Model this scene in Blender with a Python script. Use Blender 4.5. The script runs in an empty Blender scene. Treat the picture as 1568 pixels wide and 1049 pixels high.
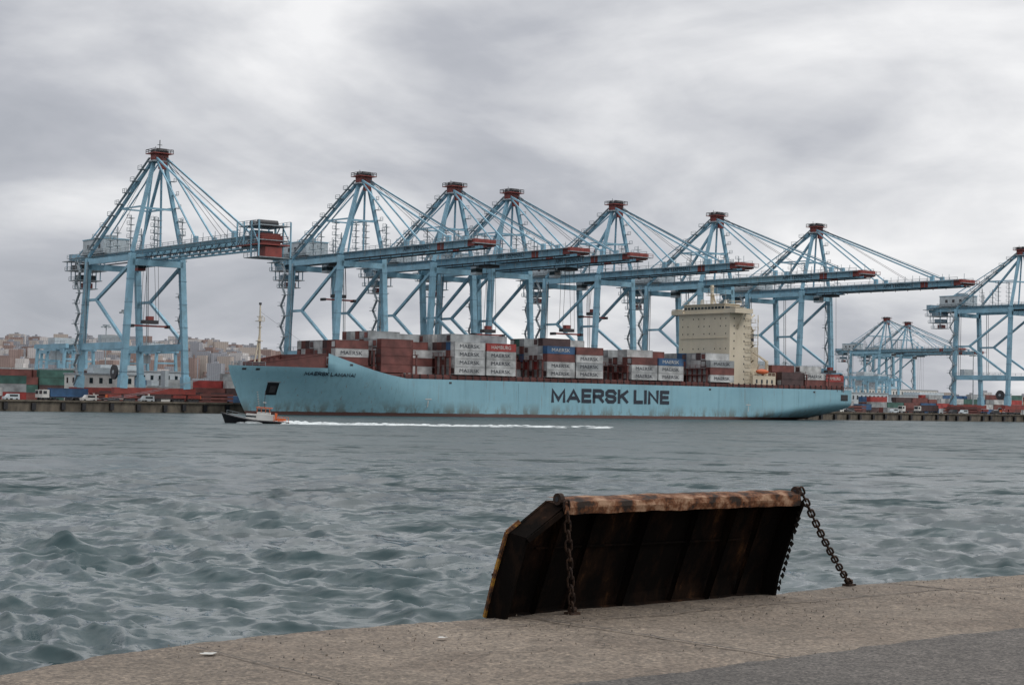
import bpy, math, random
import numpy as np
from mathutils import Vector, Matrix, noise
random.seed(7); np.random.seed(7)
S=bpy.context.scene
S.view_settings.view_transform='Standard'; S.view_settings.look='None'; S.view_settings.exposure=0
COL=S.collection
TH=math.atan2(.622,.783)
U=Vector((math.cos(TH),math.sin(TH),0)); 
# ------------------------------------------------------------ materials
def newmat(name):
    m=bpy.data.materials.new(name); m.use_nodes=True
    nt=m.node_tree; b=nt.nodes['Principled BSDF']; return m,nt,b
def mat(name,c,rough=.6,var=.18,scale=.4,metal=0,dirt=None,dirtamt=.0,vstretch=1.0,bump=0):
    m,nt,b=newmat(name); N=nt.nodes; L=nt.links
    tc=N.new('ShaderNodeTexCoord'); mp=N.new('ShaderNodeMapping'); L.new(tc.outputs['Object'],mp.inputs['Vector'])
    mp.inputs['Scale'].default_value=(1,1,vstretch)
    n=N.new('ShaderNodeTexNoise'); n.inputs['Scale'].default_value=scale; n.inputs['Detail'].default_value=6
    L.new(mp.outputs['Vector'],n.inputs['Vector'])
    r=N.new('ShaderNodeValToRGB'); r.color_ramp.elements[0].position=.3; r.color_ramp.elements[1].position=.7
    r.color_ramp.elements[0].color=[x*(1-var) for x in c]+[1]; r.color_ramp.elements[1].color=[min(1,x*(1+var*.6)) for x in c]+[1]
    L.new(n.outputs['Fac'],r.inputs['Fac']); out=r.outputs['Color']
    if dirt:
        n2=N.new('ShaderNodeTexNoise'); n2.inputs['Scale'].default_value=scale*2.3; n2.inputs['Detail'].default_value=8; n2.inputs['Roughness'].default_value=.7
        L.new(mp.outputs['Vector'],n2.inputs['Vector'])
        r2=N.new('ShaderNodeValToRGB'); r2.color_ramp.elements[0].position=.52; r2.color_ramp.elements[1].position=.72
        r2.color_ramp.elements[0].color=(0,0,0,1); r2.color_ramp.elements[1].color=(dirtamt,)*3+(1,)
        L.new(n2.outputs['Fac'],r2.inputs['Fac'])
        mx=N.new('ShaderNodeMixRGB'); L.new(r2.outputs['Color'],mx.inputs['Fac']); L.new(out,mx.inputs['Color1']); mx.inputs['Color2'].default_value=list(dirt)+[1]
        out=mx.outputs['Color']
    L.new(out,b.inputs['Base Color'])
    b.inputs['Roughness'].default_value=rough; b.inputs['Metallic'].default_value=metal
    if bump:
        bp=N.new('ShaderNodeBump'); bp.inputs['Strength'].default_value=.6; bp.inputs['Distance'].default_value=bump
        L.new(n.outputs['Fac'],bp.inputs['Height']); L.new(bp.outputs['Normal'],b.inputs['Normal'])
    return m
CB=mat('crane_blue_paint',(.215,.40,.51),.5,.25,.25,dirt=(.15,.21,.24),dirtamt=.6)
CBD=mat('crane_dark_blue_paint',(.15,.26,.34),.5,.2,.3)  # darker blue for leg rings, girder ribs, trolley and end boxes
CRED=mat('crane_red_paint',(.22,.04,.032),.5,.25,.6,dirt=(.06,.03,.03),dirtamt=.7)
STEEL=mat('grey_steel',(.28,.32,.345),.6,.3,1.2)
DARK=mat('dark_steel',(.035,.035,.04),.6,.3,1)
WHITE=mat('white_paint',(.55,.55,.53),.5,.15,.4,dirt=(.3,.27,.23),dirtamt=.6)
PALE=mat('pale_grey_paint',(.42,.47,.50),.5,.15,.4,dirt=(.2,.2,.2),dirtamt=.6)
CREAM=mat('cream_paint',(.58,.51,.395),.6,.10,.25,dirt=(.34,.27,.17),dirtamt=.35,vstretch=.3)
GLASS=mat('dark_glass',(.02,.03,.035),.1,.1,1)
BROWN=mat('oxide_brown_paint',(.14,.048,.042),.6,.35,.4,dirt=(.05,.03,.03),dirtamt=.7)
ORANGE=mat('orange_paint',(.60,.13,.04),.5,.15,1)
NAVY=mat('navy_lettering',(.013,.02,.035),.5,.1,1)
BLACK=mat('black_paint',(.012,.012,.015),.35,.3,1)
def contmat(name,c):
    m,nt,b=newmat(name); N=nt.nodes; L=nt.links
    tc=N.new('ShaderNodeTexCoord')
    n=N.new('ShaderNodeTexNoise'); n.inputs['Scale'].default_value=.35; n.inputs['Detail'].default_value=8; L.new(tc.outputs['Object'],n.inputs['Vector'])
    r=N.new('ShaderNodeValToRGB'); r.color_ramp.elements[0].position=.3; r.color_ramp.elements[1].position=.7
    r.color_ramp.elements[0].color=[x*.5 for x in c]+[1]; r.color_ramp.elements[1].color=[min(1,x*1.15) for x in c]+[1]
    L.new(n.outputs['Fac'],r.inputs['Fac']); L.new(r.outputs['Color'],b.inputs['Base Color'])
    w=N.new('ShaderNodeTexWave'); w.inputs['Scale'].default_value=1.1; w.inputs['Distortion'].default_value=0; L.new(tc.outputs['Object'],w.inputs['Vector'])
    bp=N.new('ShaderNodeBump'); bp.inputs['Strength'].default_value=.5; bp.inputs['Distance'].default_value=.05
    L.new(w.outputs['Fac'],bp.inputs['Height']); L.new(bp.outputs['Normal'],b.inputs['Normal']); b.inputs['Roughness'].default_value=.6
    return m
CM=[contmat('container_oxide',(.17,.058,.05)),contmat('container_grey',(.34,.36,.37)),contmat('container_white_grey',(.49,.50,.50)),
    contmat('container_blue',(.04,.11,.23)),contmat('container_green',(.05,.13,.11)),contmat('container_red',(.36,.05,.045)),contmat('container_dark',(.08,.045,.045)),contmat('container_tan',(.36,.22,.13))]
# ------------------------------------------------------------ mesh builder
class MB:
    def __init__(s): s.v=[]; s.f=[]; s.m=[]; s.mats=[]
    def mi(s,m):
        if m not in s.mats: s.mats.append(m)
        return s.mats.index(m)
    def add(s,vs,fs,m):
        o=len(s.v); s.v+= [tuple(x) for x in vs]; k=s.mi(m)
        for f in fs: s.f.append([i+o for i in f]); s.m.append(k)
    def hexa(s,c,ax,ay,az,m):
        c=Vector(c); vs=[c+ax*i+ay*j+az*k for k in(-1,1) for j in(-1,1) for i in(-1,1)]
        s.add(vs,[(0,2,3,1),(4,5,7,6),(0,1,5,4),(2,6,7,3),(0,4,6,2),(1,3,7,5)],m)
    def box(s,c,sz,m,rz=0):
        ca,sa=math.cos(rz),math.sin(rz)
        s.hexa(c,Vector((ca,sa,0))*sz[0]/2,Vector((-sa,ca,0))*sz[1]/2,Vector((0,0,sz[2]/2)),m)
    def b2(s,x1,x2,y1,y2,z1,z2,m): s.box(((x1+x2)/2,(y1+y2)/2,(z1+z2)/2),(abs(x2-x1),abs(y2-y1),abs(z2-z1)),m)
    def beam(s,p,q,w,h,m):
        p=Vector(p);q=Vector(q);d=q-p;l=d.length
        if l<1e-6:return
        d/=l; up=Vector((0,0,1)) if abs(d.z)<.95 else Vector((0,1,0))
        a=d.cross(up).normalized(); b=a.cross(d).normalized()
        s.hexa((p+q)/2,d*l/2,a*w/2,b*h/2,m)
    def cyl(s,p,q,r,m,n=10,r2=None):
        p=Vector(p);q=Vector(q);d=(q-p).normalized(); r2=r if r2 is None else r2
        up=Vector((0,0,1)) if abs(d.z)<.9 else Vector((1,0,0)); a=d.cross(up).normalized(); b=a.cross(d)
        vs=[];
        for i in range(n):
            t=2*math.pi*i/n; o=a*math.cos(t)+b*math.sin(t); vs+=[p+o*r,q+o*r2]
        fs=[(2*i,2*i+1,(2*i+3)%(2*n),(2*i+2)%(2*n)) for i in range(n)]+[[2*i for i in range(n)][::-1],[2*i+1 for i in range(n)]]
        s.add(vs,fs,m)
    def rail(s,p,q,m,h=1.1,step=3,t=.12):
        p=Vector(p);q=Vector(q);z=Vector((0,0,h)); s.beam(p+z,q+z,t,t,m); s.beam(p+z*.5,q+z*.5,t*.7,t*.7,m)
        n=max(1,int((q-p).length/step))
        for i in range(n+1):
            a=p.lerp(q,i/n); s.beam(a,a+z,t,t,m)
    def text(s,body,fn,m,off=.0):
        c=bpy.data.curves.new('t','FONT'); c.body=body; c.size=1; c.offset=off; c.resolution_u=3
        o=bpy.data.objects.new('t',c); COL.objects.link(o); dg=bpy.context.evaluated_depsgraph_get(); dg.update()
        me=bpy.data.meshes.new_from_object(o.evaluated_get(dg)); vs=[v.co.copy() for v in me.vertices]
        x0=min(v.x for v in vs);x1=max(v.x for v in vs);y0=min(v.y for v in vs);y1=max(v.y for v in vs)
        fs=[list(p.vertices) for p in me.polygons]
        s.add([fn((v.x-x0)/(x1-x0),(v.y-y0)/(y1-y0)) for v in vs],fs,m)
        bpy.data.objects.remove(o); bpy.data.curves.remove(c); bpy.data.meshes.remove(me)
    def strokes(s,body,fn,m,tk=.2,asp=.82,gap=.16):
        G={'M':[[(0,0),(0,1),(.5,.12),(1,1),(1,0)]],'A':[[(0,0),(.5,1),(1,0)],[(.2,.27),(.8,.27)]],'E':[[(1,1),(0,1),(0,0),(1,0)],[(0,.5),(.9,.5)]],
           'R':[[(0,0),(0,1),(.75,1),(1,.88),(1,.62),(.75,.46),(0,.46)],[(.55,.46),(1,0)]],'S':[[(1,.80),(.8,1),(.2,1),(0,.84),(0,.66),(.2,.53),(.8,.47),(1,.34),(1,.16),(.8,0),(.2,0),(0,.2)]],
           'K':[[(0,0),(0,1)],[(1,1),(.12,.45)],[(.35,.58),(1,0)]],'L':[[(0,1),(0,0),(1,0)]],'I':[[(0,0),(0,1)]],'N':[[(0,0),(0,1),(1,0),(1,1)]]}
        W={'M':1.05,'A':.98,'I':.0,'L':.66,'E':.68,'K':.76}
        x=0; items=[]
        for ch in body:
            if ch==' ': x+=.42; continue
            w=W.get(ch,asp)
            items.append((ch,x,w)); x+=w+gap+tk
        tot=x-gap; lay=0
        for ch,x,w in items:
            for st in G[ch]:
                P=[Vector((tk/2+x+a*w,tk/2+b*(1-tk),0)) for a,b in st]; lay+=1; n=len(P); Lp=[];Rp=[]
                for i in range(n):
                    d0=(P[i]-P[i-1]).normalized() if i else (P[1]-P[0]).normalized(); d1=(P[i+1]-P[i]).normalized() if i<n-1 else d0
                    n0=Vector((-d0.y,d0.x,0)); n1=Vector((-d1.y,d1.x,0)); mm_=(n0+n1)
                    mm_=mm_.normalized() if mm_.length>1e-3 else n0
                    k=min(1.5,1/max(.3,mm_.dot(n0))); c=P[i]
                    if i==0: c=c-d1*(tk/2)
                    if i==n-1: c=c+d0*(tk/2)
                    Lp.append(c+mm_*tk/2*k); Rp.append(c-mm_*tk/2*k)
                vs=[]
                for i in range(n): vs+=[fn(Lp[i].x/tot,min(1,max(0,Lp[i].y)),lay),fn(Rp[i].x/tot,min(1,max(0,Rp[i].y)),lay)]
                s.add(vs,[(2*i,2*i+1,2*i+3,2*i+2) for i in range(n-1)],m)
    def mesh(s,name,smooth=False):
        me=bpy.data.meshes.new(name); me.from_pydata(s.v,[],s.f)
        for m in s.mats: me.materials.append(m)
        me.polygons.foreach_set('material_index',s.m)
        if smooth: me.polygons.foreach_set('use_smooth',[True]*len(s.f))
        me.update(); return me
def obj(name,me,loc=(0,0,0),rz=0,parent=None):
    o=bpy.data.objects.new(name,me); COL.objects.link(o); o.location=loc; o.rotation_euler=(0,0,rz)
    if parent: o.parent=parent
    return o
# ------------------------------------------------------------ camera
cam=bpy.data.cameras.new('camera'); co=bpy.data.objects.new('camera',cam); COL.objects.link(co); S.camera=co
cam.sensor_width=36; cam.lens=61.76; cam.clip_start=.1; cam.clip_end=30000
M=Matrix.Translation((0,0,4.5))@Matrix.Rotation(math.radians(91.99),4,'X')@Matrix.Rotation(math.radians(.945),4,'Z')
co.matrix_world=M
# ------------------------------------------------------------ world
w=bpy.data.worlds.new('World'); S.world=w; w.use_nodes=True; nt=w.node_tree; N=nt.nodes; L=nt.links
for n in list(N): N.remove(n)
def nd(t,**k):
    n=N.new(t)
    for a,b in k.items(): setattr(n,a,b)
    return n
def mth(op,a,b=None,clamp=False):
    n=N.new('ShaderNodeMath'); n.operation=op; n.use_clamp=clamp
    for i,x in enumerate((a,b)):
        if x is None: continue
        if isinstance(x,(int,float)): n.inputs[i].default_value=x
        else: L.new(x,n.inputs[i])
    return n.outputs[0]
tc=nd('ShaderNodeTexCoord'); sp=nd('ShaderNodeSeparateXYZ'); L.new(tc.outputs['Generated'],sp.inputs[0])
zc=mth('MAXIMUM',sp.outputs['Z'],0.0); zz=mth('ADD',zc,.28)
px=mth('DIVIDE',sp.outputs['X'],zz); py=mth('DIVIDE',sp.outputs['Y'],zz)
cb=nd('ShaderNodeCombineXYZ'); L.new(px,cb.inputs[0]); L.new(py,cb.inputs[1])
def noi(sc,det,rough,off,dist=0):
    mp=nd('ShaderNodeMapping'); mp.inputs['Location'].default_value=off; mp.inputs['Rotation'].default_value=(0,0,-.9); L.new(cb.outputs[0],mp.inputs[0])
    n=nd('ShaderNodeTexNoise'); n.inputs['Scale'].default_value=sc; n.inputs['Detail'].default_value=det; n.inputs['Roughness'].default_value=rough; n.inputs['Distortion'].default_value=dist
    L.new(mp.outputs[0],n.inputs['Vector']); return n.outputs['Fac']
a=noi(1.5,6,.5,(5.3,2.2,0),.4); b=noi(4.0,7,.55,(9,4,2),.3)
v=mth('ADD',mth('MULTIPLY',a,1.45),mth('MULTIPLY',b,.45))
v=mth('SUBTRACT',v,.425)
v=mth('ADD',v,mth('MULTIPLY',sp.outputs['X'],.26)); v=mth('ADD',v,mth('MULTIPLY',zc,.5))
rp=nd('ShaderNodeValToRGB'); e=rp.color_ramp.elements
e[0].position=.28; e[0].color=(.40,.42,.465,1); e[1].position=.80; e[1].color=(.93,.93,.94,1)
x=e.new(.46); x.color=(.505,.52,.565,1); x=e.new(.61); x.color=(.68,.69,.72,1)
L.new(v,rp.inputs['Fac'])
st=mth('ADD',1.0,mth('MULTIPLY',mth('MAXIMUM',mth('SUBTRACT',zc,.25),0),1.1))
bg=nd('ShaderNodeBackground'); L.new(rp.outputs['Color'],bg.inputs['Color']); L.new(st,bg.inputs['Strength'])
sky=nd('ShaderNodeTexSky'); sky.sky_type='NISHITA'; sky.sun_disc=False; sky.sun_elevation=math.radians(48); sky.sun_rotation=math.radians(60)
bg2=nd('ShaderNodeBackground'); L.new(sky.outputs[0],bg2.inputs['Color']); bg2.inputs['Strength'].default_value=.08
mx=nd('ShaderNodeMixShader'); mx.inputs[0].default_value=.96; L.new(bg2.outputs[0],mx.inputs[1]); L.new(bg.outputs[0],mx.inputs[2])
ow=nd('ShaderNodeOutputWorld'); L.new(mx.outputs[0],ow.inputs[0])
sl=bpy.data.lights.new('sun','SUN'); sl.energy=1.0; sl.angle=math.radians(12); sl.color=(1,.96,.9)
so=bpy.data.objects.new('sun',sl); COL.objects.link(so)
az=math.radians(60); el=math.radians(48)
d=Vector((math.sin(az)*math.cos(el),math.cos(az)*math.cos(el)*-.6,math.sin(el)))
so.rotation_euler=d.to_track_quat('Z','Y').to_euler()
sky.sun_rotation=math.atan2(d.x,d.y)
# ------------------------------------------------------------ water
def make_water():
    u=np.linspace(1/9.,1/420.,900); r=np.concatenate([[2.,5.],1/u,np.geomspace(435,14000,60)])
    th=np.concatenate([np.linspace(-math.pi,-.34,36)[:-1],np.linspace(-.34,.34,1000),np.linspace(.34,math.pi,36)[1:-1]])
    R,T=np.meshgrid(r,th,indexing='ij'); X=R*np.sin(T); Y=R*np.cos(T); Z=np.zeros_like(X); DX=np.zeros_like(X); DY=np.zeros_like(X)
    dr=np.gradient(r)[:,None]*np.ones_like(T); dt=np.gradient(th)[None,:]*R; cell=np.maximum(dr,dt)
    rng=np.random.RandomState(5); nw=110
    for i in range(nw):
        lam=.15*(6.0/.15)**(i/(nw-1.)); lam*=rng.uniform(.93,1.07)
        ang=math.radians(-108)+rng.normal()*.62; k=2*math.pi/lam
        steep=.080*(1.0 if lam<1.1 else (1.1/lam)**.72)
        if lam<.35: steep*=.5
        amp=steep/k
        wgt=np.clip(lam/(1.5*cell)-.7,0,1)
        ph=k*(X*math.cos(ang)+Y*math.sin(ang))+rng.uniform(0,6.28)
        Z+=wgt*amp*np.cos(ph); DX-=wgt*amp*math.cos(ang)*np.sin(ph)*.7; DY-=wgt*amp*math.sin(ang)*np.sin(ph)*.7
    g=1+.28*np.sin(X*.31+Y*.15+1)*np.sin(Y*.19-X*.13)+.15*np.sin(X*.9+2)*np.sin(Y*.7+X*.3)
    X=X+DX*g; Y=Y+DY*g; Z=Z*g
    nr,na=X.shape; co=np.stack([X,Y,Z],-1).reshape(-1,3)
    i=np.arange(nr-1)[:,None]; j=np.arange(na)[None,:]; j2=(j+1)%na
    F=np.stack([i*na+j+0*j2,i*na+j2,(i+1)*na+j2,(i+1)*na+j],-1).reshape(-1,4)[:, ::-1]
    me=bpy.data.meshes.new('water'); me.vertices.add(len(co)); me.vertices.foreach_set('co',co.ravel())
    me.loops.add(F.size); me.loops.foreach_set('vertex_index',F.ravel().astype(np.int32))
    me.polygons.add(len(F)); me.polygons.foreach_set('loop_start',np.arange(0,F.size,4,dtype=np.int32)); me.polygons.foreach_set('use_smooth',np.ones(len(F),dtype=bool))
    me.update(calc_edges=True); me.validate()
    if me.polygons[400000].normal.z<0: me.flip_normals()
    m,nt,b=newmat('sea_water'); N=nt.nodes; L=nt.links
    b.inputs['IOR'].default_value=1.33
    g=N.new('ShaderNodeNewGeometry')
    def nz(sc,det,st,ro=.6,out='Fac',rot=.3):
        mp=N.new('ShaderNodeMapping'); mp.inputs['Scale'].default_value=st; mp.inputs['Rotation'].default_value=(0,0,rot); L.new(g.outputs['Position'],mp.inputs[0])
        n=N.new('ShaderNodeTexNoise'); n.inputs['Scale'].default_value=sc; n.inputs['Detail'].default_value=det; n.inputs['Roughness'].default_value=ro; L.new(mp.outputs[0],n.inputs['Vector']); return n.outputs[out]
    def vm(op,a_,b_):
        q=N.new('ShaderNodeVectorMath'); q.operation=op
        for i_,x_ in enumerate((a_,b_)):
            if isinstance(x_,tuple): q.inputs[i_].default_value=x_
            else: L.new(x_,q.inputs[i_])
        return q.outputs[0]
    c1=vm('SUBTRACT',nz(.8,3,(.5,.9,1),.7,'Color'),(.5,.5,.5)); c2=vm('SUBTRACT',nz(.12,4,(.8,.8,1),.75,'Color',-.1),(.5,.5,.5))
    c0=vm('SUBTRACT',nz(4.0,3,(1,1.6,1),.6,'Color'),(.5,.5,.5))
    sy=N.new('ShaderNodeVectorMath'); sy.operation='LENGTH'; L.new(g.outputs['Position'],sy.inputs[0])
    def mrange(a_,b_,c_,d_):
        mr=N.new('ShaderNodeMapRange'); mr.inputs['From Min'].default_value=a_; mr.inputs['From Max'].default_value=b_; mr.inputs['To Min'].default_value=c_; mr.inputs['To Max'].default_value=d_; L.new(sy.outputs['Value'],mr.inputs['Value']); return mr.outputs[0]
    L.new(mrange(25,180,.04,.34),b.inputs['Roughness'])
    def sc_(v_,f_):
        q=N.new('ShaderNodeVectorMath'); q.operation='SCALE'; L.new(v_,q.inputs[0]); 
        if isinstance(f_,float): q.inputs['Scale'].default_value=f_
        else: L.new(f_,q.inputs['Scale'])
        return q.outputs[0]
    far=sc_(vm('ADD',sc_(c1,2.8),sc_(c2,3.2)),mrange(20,90,.1,1))
    tot=vm('MULTIPLY',vm('ADD',far,sc_(c0,.35)),(1,1,0.))
    nn=N.new('ShaderNodeVectorMath'); nn.operation='NORMALIZE'; L.new(vm('ADD',g.outputs['Normal'],tot),nn.inputs[0]); L.new(nn.outputs[0],b.inputs['Normal'])
    n3=nz(.03,3,(1,2,1))
    rp=N.new('ShaderNodeValToRGB'); rp.color_ramp.elements[0].position=.35; rp.color_ramp.elements[1].position=.65
    rp.color_ramp.elements[0].color=(.009,.028,.032,1); rp.color_ramp.elements[1].color=(.014,.040,.046,1); L.new(n3,rp.inputs[0]); L.new(rp.outputs[0],b.inputs['Base Color'])
    me.materials.append(m); obj('water',me)
make_water()
# ------------------------------------------------------------ land of the far terminal
def rail(s,off=0): # off>0 landward
    return Vector((-108,531.6,0))+U*s+Vector((-math.sin(TH),math.cos(TH),0))*off
APRON=mat('apron_concrete',(.15,.145,.13),.85,.35,.05,dirt=(.07,.065,.06),dirtamt=.7)
QWALL=mat('quay_wall_concrete',(.13,.11,.085),.85,.5,.5,dirt=(.03,.028,.025),dirtamt=.85,vstretch=.4)
mb=MB()
a=rail(-700,-4);b_=rail(1600,-4);c=rail(3000,6000);d_=rail(-3500,6000)
pts=[a,b_,c,d_]
mb.add([(p.x,p.y,3) for p in pts],[(0,1,2,3)],APRON)
mb.add([(a.x,a.y,3),(b_.x,b_.y,3),(b_.x,b_.y,-3),(a.x,a.y,-3)],[(0,3,2,1)],QWALL)
nq=160
for i in range(nq):
    s=-200+i*8+random.uniform(-1.5,1.5)
    p=rail(s,-4.5); mb.box((p.x,p.y,1.5+random.uniform(-.2,.2)),(1.2,1.0,2.0),BLACK,TH)
p=rail(300,-4.1); mb.box((p.x,p.y,3.1),(1900,.9,.5),QWALL,TH)
obj('terminal_quay_ground',mb.mesh('terminal_quay_ground'))
# ------------------------------------------------------------ cranes
def zig(mb,x,y,z1,z2,wx,m,n=6,ax='x'):
    dz=(z2-z1)/n
    for i in range(n):
        s=1 if i%2 else -1; a=(x-s*wx,y,z1+i*dz) if ax=='x' else (x,y-s*wx,z1+i*dz); b=(x+s*wx,y,z1+(i+1)*dz) if ax=='x' else (x,y+s*wx,z1+(i+1)*dz)
        mb.beam(a,b,.7,.22,m); mb.beam((a[0],a[1],a[2]+1),(b[0],b[1],b[2]+1),.12,.12,m)
        mb.box((b[0],b[1],b[2]),(1.8,1.8,.18),m)
        for ex in(-.85,.85): mb.beam((b[0]+ex,b[1]-.8,b[2]+1.1),(b[0]+ex,b[1]+.8,b[2]+1.1),.1,.1,m); mb.beam((b[0]+ex,b[1]-.8,b[2]),(b[0]+ex,b[1]-.8,b[2]+1.1),.1,.1,m)
def crane(L=66,gz=52.5,trol=-20,spz=30,old=False,label=True,B=50):
    mb=MB(); A=0;G=30; AZ=78.2
    lx=lambda z: 10.6-2.2*(z-6)/(gz-8)
    for y in(0,G):
        mb.b2(-13.5,13.5,y-1,y+1,5.6,7.4,CRED)
        for sx in(-1,1):
            for k in range(2):
                cx=sx*(8.2+k*5); mb.b2(cx-2.1,cx+2.1,y-.8,y+.8,4.4,5.4,CRED)
                for q in(-1.2,0,1.2): mb.cyl((cx+q,y-.5,3.62),(cx+q,y+.5,3.62),.6,DARK,8)
            mb.b2(sx*15.2-.5*1,sx*15.2+.5,y-.5,y+.5,4.3,5.2,ORANGE)
    for y in(0,G):
        for sx in(-1,1):
            mb.beam((sx*lx(7),y,7),(sx*lx(gz),y,gz-.5),1.8,1.5,CB)
            mb.beam((sx*lx(7),y,7.2),(sx*lx(11),y,11),2.4,2.2,CB)
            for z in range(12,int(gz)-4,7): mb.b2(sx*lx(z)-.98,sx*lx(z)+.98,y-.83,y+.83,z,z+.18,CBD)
        mb.beam((-lx(gz-3),y,gz-3.2),(lx(gz-3),y,gz-3.2),1.5,1.8,CB)
    for sx in(-1,1):
        X=sx*lx(20)
        mb.beam((X,1,20),(X,G-1,20),1.5,2.1,CB)
        mb.beam((sx*lx(gz-2),1,gz-1.8),(sx*lx(gz-2),G-1,gz-1.8),1.3,1.7,CB)
        mb.beam((sx*lx(46),1.2,gz-4),(sx*lx(34),G-8,34.5),.85,.85,CB)
        mb.beam((sx*lx(34),G-8,34.5),(X,1.2,21.5),.85,.85,CB)
        mb.beam((sx*lx(34),G-8,34.5),(sx*lx(34),G-1,34.5),.8,.8,CB)
        mb.rail((X,1,21.2),(X,G-1,21.2),STEEL)
        mb.beam((X+sx*.9,G-3,21),(X+sx*.4,G-3,gz-2),.22,.22,STEEL); mb.beam((X+sx*.9,G-4,21),(X+sx*.4,G-4,gz-2),.15,.15,DARK)
    mb.beam((-lx(20),G,20),(lx(20),G,20),1.2,1.6,CB)
    gw=3.0
    zb,zt=gz-1.2,gz+1.1
    tipred=3.5
    for sx in(-1,1):
        X=sx*gw
        if old:
            mb.b2(X-.5,X+.5,-L,B,gz-.1,gz+1.2,CB)
            mb.b2(X-.3,X+.3,-L,-2,gz-2.4,gz-1.9,CB)
            for i in range(16):
                y0=-L+i*4.1; mb.beam((X,y0,gz-2.2),(X,y0+2.05,gz-.2),.3,.3,CB); mb.beam((X,y0+2.05,gz-.2),(X,y0+4.1,gz-2.2),.3,.3,CB)
        else:
            mb.b2(X-.7,X+.7,-(L-tipred),B,zb,zt,CB)
            mb.b2(X-.72,X+.72,-L,-(L-tipred),zb+.2,zt+.02,CRED)
            mb.b2(X-.74,X+.74,-(L-15.5),-(L-19),zb-.02,zt+.02,CRED)
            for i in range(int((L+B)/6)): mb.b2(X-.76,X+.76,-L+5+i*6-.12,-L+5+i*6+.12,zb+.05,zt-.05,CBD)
        mb.b2(X-.25,X+.25,-L+1,B,zb-.35,zb-.02,DARK)
        yy=sx*(gw+1.3)
        mb.b2(yy-.5,yy+.5,-L+1,B,gz+.7,gz+.85,STEEL)
        mb.rail((yy+sx*.45,-L+1,gz+.85),(yy+sx*.45,B,gz+.85),STEEL,step=3.5,t=.12)
        for i in range(int((L+B)/9)):
            yq=-L+4+i*9; mb.beam((yy,yq,gz-.8),(yy,yq,gz+.7),.15,.15,STEEL)
    for i in range(int((L+B)/11)):
        y=-L+1.5+i*11; mb.b2(-gw+.7,gw-.7,y-.4,y+.4,gz-.4,gz+.6,CB)
    mb.b2(-gw-1,gw+1,-L-.4,-L+.5,gz-.8,gz+1,CRED)
    mb.b2(-gw-2,gw+2,-L-1.8,-L-.4,gz-.4,gz-.2,STEEL); mb.rail((-gw-2,-L-1.7,gz-.2),(gw+2,-L-1.7,gz-.2),CRED,step=2)
    if old:
        mb.b2(-5,5,-L-3,-L+9,gz-1.8,gz-1.5,CRED); mb.b2(-3,3,-L-1,-L+1.6,gz-1.4,gz+1.6,CRED); mb.b2(-3,3,-L+3,-L+5.6,gz-1.0,gz+2.6,CBD); mb.b2(-5,5,-L-3,-L+8,gz+3.5,gz+3.75,STEEL)
        mb.cyl((-3,-L+1,gz+4.6),(3,-L+1,gz+4.6),.8,DARK,10); mb.cyl((-3,-L+5,gz+4.6),(3,-L+5,gz+4.6),.8,DARK,10)
        for sx in(-1,1): 
            mb.rail((sx*5,-L-3,gz+3.8),(sx*5,-L+8,gz+3.8),STEEL,step=2); 
            for yy in(-L-3,-L+1,-L+5,-L+8.8): mb.beam((sx*5,yy,gz-(5 if yy<-L+4 else 1.5)),(sx*5,yy,gz+4.8),.35,.35,CB)
            mb.beam((sx*5,-L-3,gz-1.5),(sx*5,-L+1,gz+3.5),.25,.25,CB); mb.beam((sx*5,-L+8,gz-1.5),(sx*5,-L+3,gz+3.5),.25,.25,CB)
            mb.rail((sx*5,-L-3,gz-1.5),(sx*5,-L+9,gz-1.5),STEEL,step=2); mb.rail((sx*5,-L-3,gz-5),(sx*5,-L+5,gz-5),STEEL,step=2)
        mb.b2(-5,5,-L-3,-L+5,gz-5.2,gz-5,STEEL)
        mb.b2(-2.6,2.6,-L-2.5,-L+2,gz-4.9,gz-2.2,CRED)
    for sx in(-1,1):
        mb.beam((sx*lx(gz),0,gz),(sx*1.8,0,AZ-2),1.05,1.05,CB)
        mb.beam((sx*gw,4,gz+1),(sx*1.4,1.3,AZ-3),.5,.5,CB)
        mb.beam((sx*1.7,.8,AZ-1.6),(sx*lx(gz),G,gz),.8,.8,CB)
        mb.beam((sx*1.2,.8,AZ-1.0),(sx*gw,B-4,gz+1.3),.32,.32,CB)
        mb.beam((sx*1.7,-.8,AZ-1.2),(sx*gw,-(L*.45),gz+2.2),.42,.42,CB)
        mb.beam((sx*1.7,-.8,AZ-.8),(sx*gw,-(L-14),gz+2.2),.42,.5,CB)
        mb.beam((sx*.8,-.8,AZ-.4),(sx*1.4,-(L-14),gz+3.2),.12,.12,DARK)
        mb.beam((sx*.5,-.8,AZ+.6),(sx*.9,-(L*.62),gz+2.4),.10,.10,DARK); mb.beam((sx*.6,.8,AZ+.6),(sx*1.0,30,gz+7),.10,.10,DARK)
        for f,yy in((.45,L*.45),(.9,L-14)): mb.beam((sx*gw,-yy,gz+1),(sx*gw,-yy,gz+3),.9,1.6,CB)
        f=.5; p=Vector((sx*lx(gz),0,gz)).lerp(Vector((sx*1.8,0,AZ-2)),f); q=Vector((sx*lx(gz),G,gz)).lerp(Vector((sx*1.7,.8,AZ-1.6)),f); mb.beam(p,q,.45,.45,CB)
    p=Vector((lx(gz),0,gz)).lerp(Vector((1.8,0,AZ-2)),.48); mb.beam((-p.x,0,p.z),p,.5,.6,CB)
    q=Vector((lx(gz),G,gz)).lerp(Vector((1.7,.8,AZ-1.6)),.5); mb.beam((-q.x,q.y,q.z),q,.45,.45,CB)
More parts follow.
